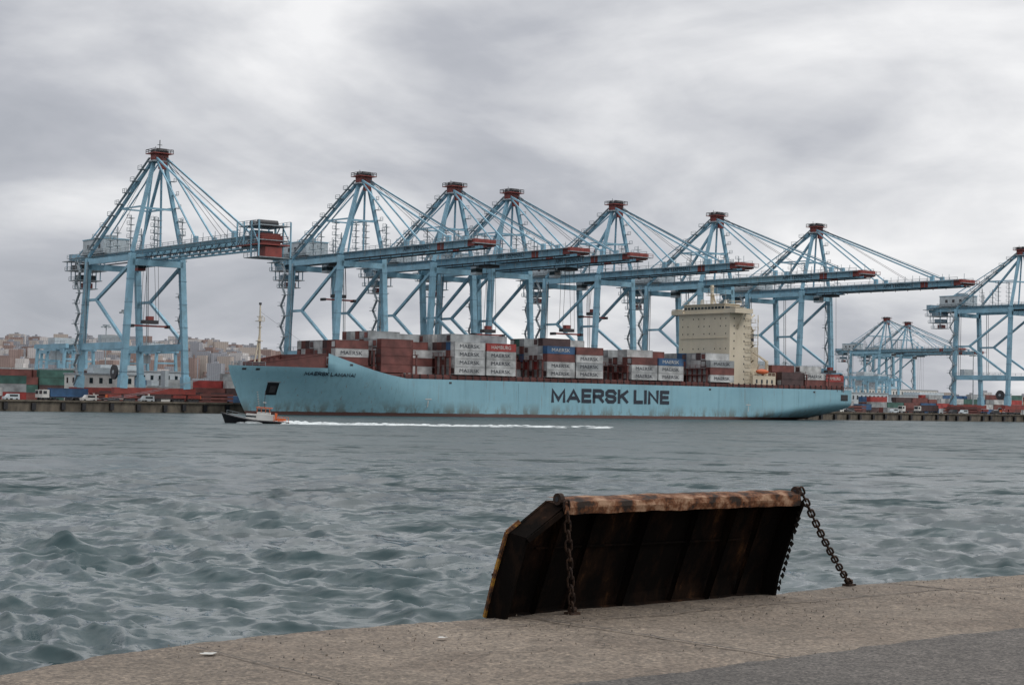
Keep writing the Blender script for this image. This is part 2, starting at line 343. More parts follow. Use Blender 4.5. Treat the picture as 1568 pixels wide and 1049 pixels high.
    mb.b2(-3.2,3.2,-2.4,2.4,AZ-2.4,AZ-2.0,STEEL); mb.b2(-2.2,2.2,-1.6,1.6,AZ-2.0,AZ+.1,CRED)
    mb.b2(-3.3,3.3,-2.8,2.8,AZ+.12,AZ+.35,CRED); mb.b2(-1.2,1.2,-2.6,-1.6,AZ-4.6,AZ-2.4,CRED)
    for sy in(-1,1): mb.cyl((-1.6,sy*1.4,AZ+.9),(1.6,sy*1.4,AZ+.9),.9,DARK,10)
    for sx in(-1,1): mb.rail((sx*3.2,-2.7,AZ+.35),(sx*3.2,2.7,AZ+.35),DARK,step=1.5,t=.14); mb.rail((-3.2,sx*2.7,AZ+.35),(3.2,sx*2.7,AZ+.35),DARK,step=1.5,t=.14)
    mb.beam((-.8,1.2,AZ+.4),(-.8,1.2,AZ+2.6),.12,.12,DARK)
    if old: mb.beam((0,0,AZ),(0,0,AZ+4.5),.2,.2,DARK); mb.beam((-.8,0,AZ+3),(.8,0,AZ+3),.15,.15,DARK)
    for i in range(8):
        f=(i+.5)/8.5; p=Vector((-lx(gz),G,gz)).lerp(Vector((-1.7,.8,AZ-1.6)),f)
        mb.box(p+Vector((-.9,0,.5)),(2.2,2.6,.18),STEEL)
        mb.rail(p+Vector((-1.9,-1.3,.6)),p+Vector((-1.9,1.3,.6)),STEEL,step=1.3)
        f2=(i+1.5)/8.5; p2=Vector((-lx(gz),G,gz)).lerp(Vector((-1.7,.8,AZ-1.6)),f2)
        mb.beam(p+Vector((-1.2,0,.6)),p2+Vector((-1.2,0,.5)),.7,.25,STEEL)
    for i in range(6):
        f=(i+.5)/7; p=Vector((lx(gz),-1.2,gz)).lerp(Vector((2.2,-1.2,AZ-2)),f); mb.box(p+Vector((.6,0,0)),(1.6,1.6,.15),STEEL); mb.rail(p+Vector((1.3,-.8,0)),p+Vector((1.3,.8,0)),STEEL,step=.8)
    for y,h in((-8,9),(10,11),(19,8),(24,6)):
        for sx in(-1,1):
            mb.beam((sx*(gw+1),y,gz+1),(sx*(gw+1),y,gz+1+h),.25,.25,STEEL)
            for k in range(2,h,2): mb.box((sx*(gw+1),y,gz+1+k),(1.8,1.8,.12),STEEL); mb.rail((sx*(gw+1)-.9,y-.9,gz+1+k),(sx*(gw+1)-.9,y+.9,gz+1+k),STEEL,step=1.8,t=.1)
    for i in range(6): mb.beam((gw+1.6,-L+5+i*7,gz+.9),(gw+1.6,-L+5+i*7,gz+4),.14,.14,STEEL); mb.beam((-gw-1.6,-L+8+i*7,gz+.9),(-gw-1.6,-L+8+i*7,gz+3.4),.12,.12,STEEL)
    mb.b2(-5,5,27,44,gz+1.25,gz+1.5,STEEL); mb.b2(-4.4,4.4,28,43,gz+1.5,gz+6.0,PALE); mb.b2(-4.6,4.6,27.8,43.2,gz+6.0,gz+6.3,CB)
    for y in(31,35,39): mb.b2(-4.46,-4.42,y-.7,y+.7,gz+3,gz+4.4,DARK)
    mb.rail((-5,27,gz+1.5),(-5,44,gz+1.5),STEEL,step=2); mb.b2(-1.5,1.5,31,36,gz+6.3,gz+7.4,STEEL)
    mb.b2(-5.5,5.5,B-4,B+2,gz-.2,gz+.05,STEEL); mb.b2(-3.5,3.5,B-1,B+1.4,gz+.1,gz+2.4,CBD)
    for k,z in enumerate((gz-3.2,gz-6.4,gz-9)):
        w=5-k*1.0; mb.b2(-w,w,B-9+k,B+1-k,z,z+.25,STEEL)
        mb.rail((-w,B-9+k,z+.25),(-w,B+1-k,z+.25),STEEL,step=1.8); mb.b2(-w+1,w-1.4,B-6,B-2-k,z+.3,z+1.9,(DARK if old else CBD) if k<2 else CRED)
        for sx in(-1,1):
            for yy in(B-8+k,B-k): mb.beam((sx*(w-.3),yy,z),(sx*(w-.3),yy,gz),.25,.25,CB)
    t=trol
    mb.b2(-4,4,t-4,t+4,gz-2.0,gz-1.6,CBD); mb.b2(-2.4,2.4,t-2.6,t+2.6,gz-2.9,gz-2.0,DARK)
    mb.b2(-2.2,.4,t+4.2,t+7.2,gz-5.0,gz-2.2,CRED if old else PALE); mb.b2(-2.25,.45,t+4.15,t+7.0,gz-4.2,gz-3.0,GLASS)
    for sx in(-1,1):
        for sy in(-1,1): mb.beam((sx*1.8,t+sy*1.2,gz-2.5),(sx*2.6,t+sy*.9,spz+2),.09,.09,DARK)
    mb.b2(-2.5,2.5,t-1.1,t+1.1,spz+.9,spz+2.0,DARK); mb.b2(-6.1,6.1,t-.5,t+.5,spz,spz+.5,CRED); mb.b2(-1,1,t-.8,t+.8,spz+2,spz+3.2,CRED)
    for sx in(-1,1): mb.b2(sx*6-.4,sx*6+.4,t-1.2,t+1.2,spz-.3,spz+.6,DARK)
    for i in range(int((L-6)/3)):
        y=-L+6+i*3
        if i%2==0: mb.beam((-gw-2,y,gz-1.3),(-gw-2,y,gz-2.6),.25,.12,DARK)
    zig(mb,-lx(30)-2.4,G,8,gz-2,1.3,STEEL,12,'y')
    zig(mb,lx(30)+.2,2.4,21,gz-2,.9,STEEL,7,'y')
    mb.b2(lx(20)+1,lx(20)+2.2,14,17,8,13,PALE)
    mb.cyl((-lx(12)-1.2,3,12),(-lx(12)-1.8,3,12),2.2,DARK,18); mb.cyl((-lx(12)-1.1,3,12),(-lx(12)-1.95,3,12),.6,STEEL,10)
    mb.b2(-4,3,G-1.2,G+1.2,21,24,PALE)
    if label:
        x=-gw-.78
        mb.text('APM TERMINALS',lambda a,b: Vector((x,-(L-37)-a*14.5,gz-.7+b*1.3)),NAVY,.0)
    return mb
def place_crane(key,loc,**k):
    me=crane(**k).mesh('crane_'+key); obj('container_crane',me,loc,TH)
    return me
specs=[(0,dict(L=66,gz=48.3,trol=4,spz=26,old=True,label=False,B=54)),
 (74.3,dict(L=66,trol=14,spz=38)),(111.7,dict(L=66,trol=-20,spz=27)),(136.8,dict(L=66,trol=-31,spz=28)),(186,dict(L=66,trol=12,spz=37)),
 (238.6,dict(L=75,trol=16,spz=40)),(295.8,dict(L=75,trol=-8,spz=18)),(435.5,dict(L=75,trol=-14,spz=17))]
for i,(s,k) in enumerate(specs):
    p=rail(s); me=place_crane(str(i),(p.x,p.y,0),**k)
for X,Y in((305,1430),(338,1500),(720,1700)):
    obj('container_crane',me,(X,Y,0),TH)
# ------------------------------------------------------------ ship
ship=bpy.data.objects.new('container_ship',None); COL.objects.link(ship); ship.location=(-84.4,523.4,0); ship.rotation_euler=(0,0,TH)
LS=263.
cl=lambda x,a=0.,b=1.: max(a,min(b,x))
def sheer(X):
    if X<26: return 14.6-.015*X
    if X<52: t=(X-26)/26; return 12.0+6.7*(1-t)**1.35
    return 11.7
def x0(z): return 6.2*(1-cl(z/14.5))**1.25 
def xe(z): return LS if z>5.2 else LS-17*((5.2-z)/5.2)**1.2
def hb(x,z):
    q=cl(z/14); Le=80-36*q; t=cl((x-x0(z))/Le); fb=1-(1-t)**(1.9+.6*q)
    Ls=55-37*cl(z/8); e_=.93*cl((z+.2)/6.5)**.6; ts=cl((xe(z)-x)/Ls); fs=e_+(1-e_)*(1-(1-ts)**2)
    return 16*fb*fs
HULL,nt,b=newmat('hull_paint'); N=nt.nodes; L=nt.links
tc=N.new('ShaderNodeTexCoord'); sp=N.new('ShaderNodeSeparateXYZ'); L.new(tc.outputs['Object'],sp.inputs[0])
def hn(scale,vec,det=7,rough=.6):
    mp=N.new('ShaderNodeMapping'); mp.inputs['Scale'].default_value=vec; L.new(tc.outputs['Object'],mp.inputs[0])
    n=N.new('ShaderNodeTexNoise'); n.inputs['Scale'].default_value=scale; n.inputs['Detail'].default_value=det; n.inputs['Roughness'].default_value=rough; L.new(mp.outputs[0],n.inputs['Vector']); return n.outputs['Fac']
def ramp(f,p0,p1,c0=(0,0,0,1),c1=(1,1,1,1)):
    r=N.new('ShaderNodeValToRGB'); r.color_ramp.elements[0].position=p0; r.color_ramp.elements[1].position=p1; r.color_ramp.elements[0].color=c0; r.color_ramp.elements[1].color=c1
    L.new(f,r.inputs[0]); return r.outputs[0]
def mixc(f,a,b_,t='MIX'):
    m=N.new('ShaderNodeMixRGB'); m.blend_type=t
    for i,x in enumerate((f,a,b_)):
        if isinstance(x,(float,tuple)): m.inputs[i].default_value=x
        else: L.new(x,m.inputs[i])
    return m.outputs[0]
def mm(op,a,b_=0.,cp=False):
    n=N.new('ShaderNodeMath'); n.operation=op; n.use_clamp=cp
    for i,x in enumerate((a,b_)):
        if isinstance(x,(float,int)): n.inputs[i].default_value=x
        else: L.new(x,n.inputs[i])
    return n.outputs[0]
base=ramp(hn(.06,(1,1,2)),.3,.7,(.195,.375,.455,1),(.24,.435,.51,1))
base=mixc(mm('MULTIPLY',ramp(hn(.8,(1,1,.06)),.50,.72),.38),base,(.14,.26,.31,1))
low=mm('SUBTRACT',1.,mm('MULTIPLY',sp.outputs['Z'],.20),True)
rusty=mm('MULTIPLY',ramp(hn(.28,(1,1,.35),8,.7),.47,.57),low,True)
base=mixc(mm('MULTIPLY',rusty,.9),base,(.11,.09,.05,1))
base=mixc(mm('MULTIPLY',ramp(hn(1.3,(1,1,.045),8,.7),.60,.68),.65),base,(.19,.10,.055,1))
zn=mm('ADD',sp.outputs['Z'],mm('MULTIPLY',hn(.3,(1,1,1)),.5))
isr=mm('LESS_THAN',zn,1.3)
base=mixc(isr,base,(.10,.05,.044,1)); L.new(base,b.inputs['Base Color']); b.inputs['Roughness'].default_value=.5
hm=MB()
xs=[0]+[.5,1.5,3,5,8,11,14,17,20,23,25.9,26.1]+[26.1+i*3 for i in range(1,10)]+list(np.linspace(57,205,26))+list(np.linspace(210,258,18))+[260,261.5,263]
nz=18
def hpt(X,v,side):
    z=-2.5+v*(sheer(X)+2.5); t=X/LS; x=x0(z)+t*(xe(z)-x0(z)); return (x,side*hb(x,z),z)
for side in(-1,1):
    vs=[hpt(X,j/nz,side) for X in xs for j in range(nz+1)]; fs=[]
    for i in range(len(xs)-1):
        for j in range(nz):
            q=(i*(nz+1)+j,(i+1)*(nz+1)+j,(i+1)*(nz+1)+j+1,i*(nz+1)+j+1); fs.append(q if side<0 else q[::-1])
    hm.add(vs,fs,HULL)
vs=[];fs=[]
for j in range(nz+1):
    a=hpt(LS,j/nz,-1); vs+=[a,(a[0],-a[1],a[2])]
for j in range(nz): fs.append((2*j,2*j+1,2*j+3,2*j+2))
hm.add(vs,fs,HULL)
hull_me=hm.mesh('hull')
hull_me.polygons.foreach_set('use_smooth',[True]*len(hull_me.polygons))
obj('hull',hull_me,parent=ship)
dm=MB() # deck
vs=[];fs=[]
for i,X in enumerate(xs):
    z=min(sheer(X),14.4)-.9; x=hpt(X,1,1)[0]; h=hb(x,z)-.05; vs+=[(x,-h,z),(x,h,z)]
for i in range(len(xs)-1): fs.append((2*i,2*i+2,2*i+3,2*i+1))
dm.add(vs,fs,BROWN)
for i in range(9):
    xa=8+i*2; xb=xa+2; za=15.6+i*.33; zb=15.6+(i+1)*.33
    for sd in(-1,1):
        ya=hb(xa,14.3)-1.1; yb=hb(xb,14.3)-1.1; dm.add([(xa,sd*ya,13.4),(xb,sd*yb,13.4),(xb,sd*yb,zb),(xa,sd*ya,za)],[(0,1,2,3)],BROWN)
        dm.beam((xa,sd*ya,za),(xb,sd*yb,zb),.3,.3,BROWN); dm.beam((xa+1,sd*(ya+.1),13.4),(xa+1,sd*(ya+.1),za),.25,.25,BROWN)
ya=hb(8,14.3)-1.1; dm.b2(7.8,8.1,-ya,ya,13.4,15.6,BROWN)
yb=hb(26,14.3)-1.1; dm.b2(25.6,26,-yb,yb,13.4,18.6,BROWN)
for i in range(6): dm.b2(11+i*2.2,12+i*2.2,-2+i*.3,2,13.5,16.4+.4*(i%3),BROWN)
for i in range(5):
    xa=.8+i*1.6; 
    for sd in(-1,1): dm.rail((xa,sd*(hb(xa,14.5)-.15),sheer(xa)),(xa+1.6,sd*(hb(xa+1.6,14.5)-.15),sheer(xa)),STEEL,step=1.6)
for sd in(-1,1):
    dm.b2(52,258,sd*15.3-.15,sd*15.3+.15,10.8,12.9,BROWN)
    dm.rail((52,sd*15.9,11.7),(261,sd*15.9,11.7),BROWN,step=2.4,t=.12)
    for i in range(70): 
        x=53+i*2.95; dm.b2(x,x+.35,sd*15.45-.3,sd*15.45+.3,11.0,13.2,DARK)
dm.b2(46,197,-14.8,14.8,10.8,13.2,BROWN); dm.b2(222,258,-14.5,14.5,10.8,12.6,BROWN)
dm.b2(29,46,-11,11,13,15.2,BROWN)
for x,h in((44,20),(58,19),(71,19),(97.6,19),(109,19),(135.3,19),(146.8,18),(173,18),(185,18),(237.5,17),(250,17)):
    w=14.9 if x>50 else 12
    for y in np.linspace(-w,w,13): dm.b2(x-.3,x+.3,y-.15,y+.15,12,h,BROWN)
    for z in(15.8,h): dm.b2(x-.5,x+.5,-w-.4,w+.4,z,z+.2,BROWN)
    dm.rail((x-.5,-w,h+.2),(x-.5,w,h+.2),BROWN,step=2.5)
dm.cyl((10.5,0,13.5),(10.5,0,33),.45,CREAM,10,.22); dm.beam((8.6,0,13.8),(10.4,0,24),.35,.35,CREAM); dm.beam((10.5,-1.8,29.5),(10.5,1.8,29.5),.18,.2,CREAM); dm.beam((10.5,-1.3,26.2),(10.5,1.3,26.2),.2,.2,CREAM)
dm.b2(9.4,11.4,-1.1,1.1,28.0,28.15,CREAM); dm.rail((9.4,-1.1,28.1),(11.4,-1.1,28.1),CREAM,step=1); dm.b2(9.6,11.2,-.8,.8,22.0,22.2,CREAM); dm.b2(10.2,10.8,-.3,.3,33,33.7,DARK)
dm.beam((10.5,0,31),(27,-6,19),.05,.05,DARK)
obj('deck_and_foremast',dm.mesh('deck'),parent=ship)
lm=MB()
def onhull(x,z,o=.09): return Vector((x,-(hb(x,z)+o),z))
lm.strokes('MAERSK LINE',lambda a,b,l: onhull(112.0+a*53.5,5.1+b*4.8,.08+.004*l),NAVY,tk=.25,gap=.13)
lm.strokes('MAERSK LAMANAI',lambda a,b,l: onhull(19.5+a*15.5,12.0+b*1.15-.9*a*.4,.25+.003*l),NAVY,tk=.24)
def patch(xa,xb,za,zb,m,n=5,o=.07):
    vs=[onhull(xa+(xb-xa)*i/n,za+(zb-za)*j/n,o) for i in range(n+1) for j in range(n+1)]
    lm.add(vs,[(i*(n+1)+j,(i+1)*(n+1)+j,(i+1)*(n+1)+j+1,i*(n+1)+j+1) for i in range(n) for j in range(n)],m)
patch(10.5,13.6,5.9,9.6,BLACK); patch(11.3,12.9,6.6,8.6,DARK,3,.35)  # anchor pocket: recess shade painted as a flat black patch, anchor over it
patch(10.2,13.9,9.65,9.9,STEEL,3,.2)
patch(256,260.5,7.6,9.9,BLACK);  # stern opening: its dark inside is only a black patch on the plating
for x in(3.2,6.5,33,70,185,240): patch(x,x+1.0,sheer(x)-1.3,sheer(x)-.7,DARK,2)
for x in(62,205): 
    patch(x,x+.3,3,5,WHITE,2); patch(x-1,x+1.3,5.3,5.6,WHITE,2)
for i in range(8): patch(8.0+.2*(8-i),8.4+.2*(8-i),1.6+i*.7,1.95+i*.7,WHITE,1)
HSTR=mat('hull_weld_seam',(.16,.29,.35),.6)
for sx in (50,98,143,190,232): patch(sx,sx+.12,1.5,11,HSTR,3,.05)
obj('hull_markings_and_recess_shade',lm.mesh('hull_markings_and_recess_shade'),parent=ship)
# superstructure
sm=MB()
sm.b2(198,209,-13.2,13.2,12,38.6,CREAM)
sm.b2(197.2,206.5,-16.6,16.6,38.6,38.95,CREAM); sm.b2(198,205.8,-10.5,10.5,38.95,42.0,CREAM); sm.b2(197.95,205.85,-10.55,10.55,40.3,41.2,GLASS)
for y in np.linspace(-10.5,10.5,13): sm.b2(197.9,198.05,y-.15,y+.15,40.3,41.2,CREAM)
for sd in(-1,1):
    sm.b2(197.3,206.4,sd*16.5-.1,sd*16.5+.1,38.95,40.3,CREAM); sm.b2(197.2,197.4,min(sd*10.6,sd*16.6),max(sd*10.6,sd*16.6),38.95,40.3,CREAM)
    sm.b2(197.5,203,min(sd*13.6,sd*16.6),max(sd*13.6,sd*16.6),40.5,40.7,CREAM)
    sm.beam((202,sd*13.2,33),(202,sd*16.3,38.6),.6,.6,CREAM)
sm.b2(197.6,206.3,-11,11,42.0,42.25,CREAM); sm.rail((197.7,-11,42.25),(197.7,11,42.25),CREAM); sm.rail((197.7,-11,42.25),(206,-11,42.25),CREAM)
sm.beam((202,0,42.2),(202,0,49.5),.9,.9,CREAM); sm.beam((204,0,42.2),(202,0,47.5),.4,.4,CREAM); sm.b2(201,203.4,-2.2,2.2,45.6,45.8,CREAM); sm.b2(200.8,201.2,-1.9,1.9,46.3,46.6,WHITE); sm.b2(201.7,202.2,-1.4,1.4,48.4,48.6,WHITE)
sm.beam((202,-2,45.8),(202,-2,48),.12,.12,DARK); sm.beam((202,2,45.8),(202,2,48),.12,.12,DARK); sm.cyl((203,6,42.2),(203,6,44.4),.8,WHITE,12,.6); sm.cyl((203,-6,42.2),(203,-6,43.8),.7,WHITE,12,.5)
for y in(-8,-3.5,3.5,9): sm.beam((201,y,42.2),(201,y,46+(y%3)),.12,.12,STEEL)
for k in range(9):
    z=14.5+k*2.75
    if k%2==0 or k==7:
        for i in range(9):
            y=-11.2+i*2.8
            if (i*3+k)%4!=1: sm.b2(197.96,198.0,y-.2,y+.2,z,z+.5,GLASS)
    for x in(200,205.2): sm.b2(x,x+.5,-13.24,-13.2,z,z+.6,GLASS)
    yq=0 if k<7 else 1
    sm.b2(206,212.8,-13.4+yq,-10.2,z-.9,z-.75,CREAM); sm.rail((206,-13.3,z-.75),(212.8,-13.3,z-.75),CREAM,step=1.6)
    s_=1 if k%2 else -1
    sm.beam((209.4+s_*1.6,-12,z-.8),(209.4-s_*1.6+1,-12,z+2),.8,.25,CREAM)
    sm.beam((212.6,-13.3,z-.8),(212.6,-13.3,z+2),.2,.2,CREAM)
sm.b2(197.7,198.0,-12,12,29.6,29.75,CREAM)
sm.b2(209,219,-7,7,12,27,CREAM); sm.b2(210,218,-6,6,27,33.5,CREAM); sm.b2(211,217,-4.5,4.5,33.5,38,CREAM)
for q in(-2.5,-.8,1,2.6): sm.cyl((214,q,38),(214.6,q,40.2),.5,DARK,8)
sm.b2(210.5,218.0,-6.1,-6.0,29,32,DARK)
sm.b2(209,221,-14.5,14.5,12,16.2,CREAM); sm.rail((209,-14.4,16.2),(221,-14.4,16.2),CREAM,step=2)
for x in (210.5,213.2,216,218.6): sm.b2(x,x+.9,-14.55,-14.5,13.4,14.8,GLASS)
for i in range(8):
    a=i/8; b1=(i+1)/8; r=lambda t: 1.0*math.sin(math.pi*cl(t*.9+.05))**.5
    sm.cyl((211+a*6,-14.3,17.7),(211+b1*6,-14.3,17.7),r(a),ORANGE,12,r(b1))
for x in(212.2,216.8): sm.beam((x,-12.6,16.2),(x,-14.6,20.6),.3,.3,CREAM)
sm.cyl((222,-9,12),(222,-9,22),.6,CREAM,10); sm.beam((222,-9,21.6),(212.5,-9,26),.5,.6,CREAM)
sm.cyl((260,0,11.7),(260,0,16),.18,CREAM,8)
obj('superstructure',sm.mesh('superstructure'),parent=ship)
# containers
def cont(mb,x,y,z,ln,m,label=None,W=2.44,H=2.55):
    mb.b2(x+.06,x+ln-.06,y+.06,y+W-.06,z+.05,z+H-.04,m)
    for yy in(y,y+W-.14):
        for xx in(x,x+ln-.16): mb.b2(xx,xx+.16,yy,yy+.14,z,z+H,m)
        for zz in(z,z+H-.14): mb.b2(x+.16,x+ln-.16,yy+.01,yy+.13,zz,zz+.13,m)
    for xx in(x,x+ln-.14):
        for zz in(z,z+H-.14): mb.b2(xx+.01,xx+.13,y+.14,y+W-.14,zz,zz+.13,m)
    for q in(.35,.8,1.5,1.95): mb.b2(x-.03,x+.05,y+q*W/2.44,y+q*W/2.44+.06,z+.15,z+H-.15,m)
    if label:
        mb.text(label[0],lambda a,b: Vector((x+ln*.16+a*ln*.66,y-.02,z+.7+b*1.15)),label[1],.0)
def stack(name,x,ln,rows,tiers,z0,cols,parent,label=True,yoff=0,topfn=None):
    mb=MB(); ny=len(tiers)
    for r in range(ny):
        y=yoff-ny*2.47/2+r*2.47
        for t in range(tiers[r]):
            c=topfn(r,t) if topfn else None
            if c is None: c=random.choices(range(8),cols)[0]
            lb=None
            if r==0 and label and c in(1,2): lb=('MAERSK',NAVY)
            if r==0 and label and c in(5,): lb=('HAMBURG',WHITE)
            if r==0 and label and c==3: lb=('MAERSK',WHITE)
            cont(mb,x,y,z0+t*2.6,ln,CM[c],lb)
            if random.random()<.4: mb.b2(x-.08,x-.04,y+.3,y+2.1,z0+t*2.6+.4,z0+t*2.6+2.1,CM[random.choice([0,1,2,6])])
    return obj(name,mb.mesh(name),parent=parent)
cw=[5,4,4,.8,.3,.7,2,.3]
pat=lambda lst:(lambda r,t: (lst[t] if r==0 and t<len(lst) else None))
pn='cargo_container_stack'
stack(pn,30.5,12,0,[3,3,3,3,3,3,3,3,3],15.3,[4,1,3,.2,0,0,2,0],ship,topfn=pat([0,2,0]))
stack(pn,45.6,12,0,[4,4,4,5,5,5,5,5,5,4,4],13.5,[2,5,2,.3,0,0,1,0],ship,topfn=pat([0,0,0,0]))
stack(pn,58.5,11.9,0,[0,0,0,0,3,4,4,5,5,5,4,4,4],13.3,[3,5,4,.4,0,0,1,0],ship)
stack(pn,72.1,12,0,[4,5,5,5,4,5,5,5,5,4,4,4,4],13.4,[3,4,4,.3,0,.3,2,0],ship,topfn=pat([2,2,2,2]))
stack(pn,84.8,12,0,[4,4,5,5,5,4,5,5,5,5,4,4,4],13.4,[3,3,4,.5,0,1,1,0],ship,topfn=pat([2,2,2,5]))
stack(pn,97.9,11,0,[0,0,0,0,0,2,3,4,4,4,4,4,4],13.4,cw,ship)
stack(pn,110,12,0,[4,5,5,4,4,5,5,5,4,4,4,4,4],13.4,[2,4,4,.9,.8,.3,2,0],ship,topfn=pat([2,2,0,3]))
stack(pn,122.6,12,0,[4,4,4,4,5,4,4,4,4,4,4,4,4],13.4,cw,ship,topfn=pat([2,1,2,0]))
stack(pn,135.6,10.5,0,[0,0,0,0,0,0,2,3,3,3,3,3,3],13.4,cw,ship)
stack(pn,147.7,12,0,[3,4,4,3,3,4,4,3,3,3,3,3,3],13.4,cw,ship,topfn=pat([2,2,0]))
stack(pn,160.3,12,0,[3,3,3,3,4,4,3,3,3,3,3,3,3],13.4,cw,ship,topfn=pat([2,2,3]))
stack(pn,173.4,11,0,[0,0,0,0,0,1,2,2,2,3,3,2,2],13.4,[5,1,1,0,0,0,2,0],ship)
stack(pn,185.6,12,0,[3,4,4,4,4,4,4,4,4,4,4,3,3],13.4,[2,3,3,1,.4,0,2,0],ship,topfn=pat([2,0,1]))
stack(pn,224,12,0,[2,2,3,2,2,3,3,2,2,2,3,3],12.7,[6,1,.6,.2,.2,0,4,0],ship,topfn=pat([6,6]))
stack(pn,238,11.8,0,[2,3,2,2,2,3,3,2,2,2,3],12.7,[5,1,1,.2,.2,.2,3,0],ship,topfn=pat([0,2]))
stack(pn,250.4,11,0,[2,2,2,2,2,3,3,2,2,2],12.2,[5,1,1,.2,.2,.5,2,0],ship,topfn=pat([0,5]))
# ------------------------------------------------------------ terminal yard
def yard_stack(s,off,nx,ny,maxh,cols):
    mb=MB()
    for i in range(nx):
        for j in range(ny):
            h=random.randint(max(1,maxh-2),maxh)
            for t in range(h):
                c=random.choices(range(8),cols)[0]; cont(mb,i*12.7,j*2.6,t*2.6,12.2,CM[c])
    p=rail(s,off); o=obj('yard_container_stack',mb.mesh('yard'),(p.x,p.y,3),TH)
yc=[4,2,2,1.3,.9,1.2,3,.6]
for s,off,nx,ny,h in((-190,70,8,3,3),(-150,120,8,4,4),(-40,80,5,3,4),(20,90,5,3,3),(-60,170,9,3,4),(330,60,5,3,3),(420,75,6,3,3),(500,90,7,3,4),(560,150,8,3,4),(380,160,7,3,5),(700,140,9,3,4),(300,110,4,3,4),(90,100,8,2,4),(-80,52,3,3,4),(-20,210,9,3,5),(-130,230,12,3,5),(310,210,9,3,4),(450,240,12,3,5),(-45,48,2,2,3),(-110,46,2,2,3),(300,45,3,2,3),(345,40,2,2,3),(395,44,3,2,2),(540,60,5,2,3),(33,60,3,2,4)):
    yard_stack(s,off,nx,ny,h,yc)
def rtg():
    mb=MB()
    for y in(-12,12):
        for x in(-5,5):
            mb.beam((x,y,4.8),(x*.8,y,22),1.0,1.0,CB)
            for q in(-1,1): mb.cyl((x+q,y-.4,3.8),(x+q,y+.4,3.8),.8,DARK,10)
        mb.b2(-7,7,y-.5,y+.5,4.4,5.4,CB); mb.beam((-4,y,18),(4,y,18),.6,.6,CB)
    for x in(-4,4): mb.b2(x-.6,x+.6,-14,14,22,23.6,CB); mb.rail((x*1.3,-14,23.6),(x*1.3,14,23.6),STEEL)
    mb.b2(-4,4,-3,3,23.7,26,PALE); mb.b2(-2,1,3,5.5,18,21.3,PALE); mb.b2(-6,6,-1.1,1.1,13,13.6,CRED)
    for x in(-2,2): mb.beam((x,0,13.6),(x,0,22),.1,.1,DARK)
    mb.b2(-8,-5.4,-14,-11,6,9,PALE)
    return mb.mesh('rtg')
rm=rtg()
for s,off in((-95,110),(-30,140),(10,190),(28,130),(45,160),(60,200),(355,130),(375,230),(410,120),(430,260),(465,150),(540,180),(600,220),(340,300),(690,300),(-60,190),(-10,240),(75,150)):
    p=rail(s,off); obj('yard_gantry_crane',rm,(p.x,p.y,0),TH)
def tower(h):
    mb=MB(); mb.cyl((0,0,3),(0,0,h),.35,STEEL,8,.18); mb.cyl((0,0,h-.5),(0,0,h),1.4,STEEL,12,1.4)
    for i in range(6):
        t=i*math.pi/3; mb.box((math.cos(t)*1.7,math.sin(t)*1.7,h-.9),(.7,.7,.5),PALE,t)
    return mb.mesh('tower')
tm=tower(33)
for s,off in((12,45),(-120,150),(60,160),(330,90),(420,200),(480,60),(560,260),(386,60),(640,100)):
    p=rail(s,off); obj('light_mast',tm,(p.x,p.y,0))
def building(name,loc,L_,W_,H_,m,fl,rz=TH,roof=STEEL):
    mb=MB(); mb.b2(-L_/2,L_/2,-W_/2,W_/2,0,H_,m); mb.b2(-L_/2-.3,L_/2+.3,-W_/2-.3,W_/2+.3,H_,H_+.5,roof); mb.b2(-L_/6,L_/8,-W_/4,W_/4,H_+.5,H_+2.3,PALE)
    for f in range(fl):
        z=H_*(f+.35)/fl; n=max(2,int(L_/3.2))
        for i in range(n):
            x=-L_/2+(i+.5)*L_/n; mb.b2(x-.6,x+.6,-W_/2-.05,-W_/2,z,z+H_/fl*.42,GLASS)
        n=max(2,int(W_/3.2))
        for i in range(n):
            y=-W_/2+(i+.5)*W_/n; mb.b2(-L_/2-.05,-L_/2,y-.6,y+.6,z,z+H_/fl*.42,GLASS)
    mb.b2(-1.2,1.2,-W_/2-.07,-W_/2,0,2.3,DARK)
    obj(name,mb.mesh(name),loc,rz)
def bl(s,off,*a,**k): p=rail(s,off); building('terminal_building',(p.x,p.y,3),*a,**k)
bl(2,42,20,9,8.5,WHITE,2); bl(22,44,9,7,5,WHITE,1); bl(-90,90,30,12,9,PALE,2); bl(-140,200,40,20,12,PALE,3); bl(45,120,50,20,11,PALE,2)
bl(350,50,24,9,6,PALE,1); bl(470,140,60,20,10,PALE,2); bl(620,200,80,25,10,PALE,2); bl(400,330,100,30,14,WHITE,3); bl(760,350,90,30,16,WHITE,3)
def truck(cc):
    mb=MB(); mb.b2(0,2.2,-1.2,1.2,1,3.4,WHITE); mb.b2(-.04,.0,-1.0,1.0,2.1,3.1,GLASS); mb.b2(.3,1.4,-1.24,-1.2,2.1,3.0,GLASS); mb.b2(2,14.5,-1.1,1.1,1.0,1.3,DARK)
    if cc is not None: cont(mb,2.6,-1.22,1.32,12,CM[cc])
    for x in(1.1,4,11,12.3,13.6):
        for y in(-1.15,1.15): mb.cyl((x,y-.2,.5),(x,y+.2,.5),.5,BLACK,12)
    return mb.mesh('truck')
tms=[truck(c) for c in(0,2,3,None,6)]
for i,(s,off) in enumerate(((-75,18),(-52,26),(-30,14),(-110,20),(8,24),(40,16),(320,14),(345,25),(372,18),(398,30),(450,22),(475,16),(505,28),(-20,40),(360,40))):
    p=rail(s,off); obj('terminal_truck',tms[i%5],(p.x,p.y,3),TH)
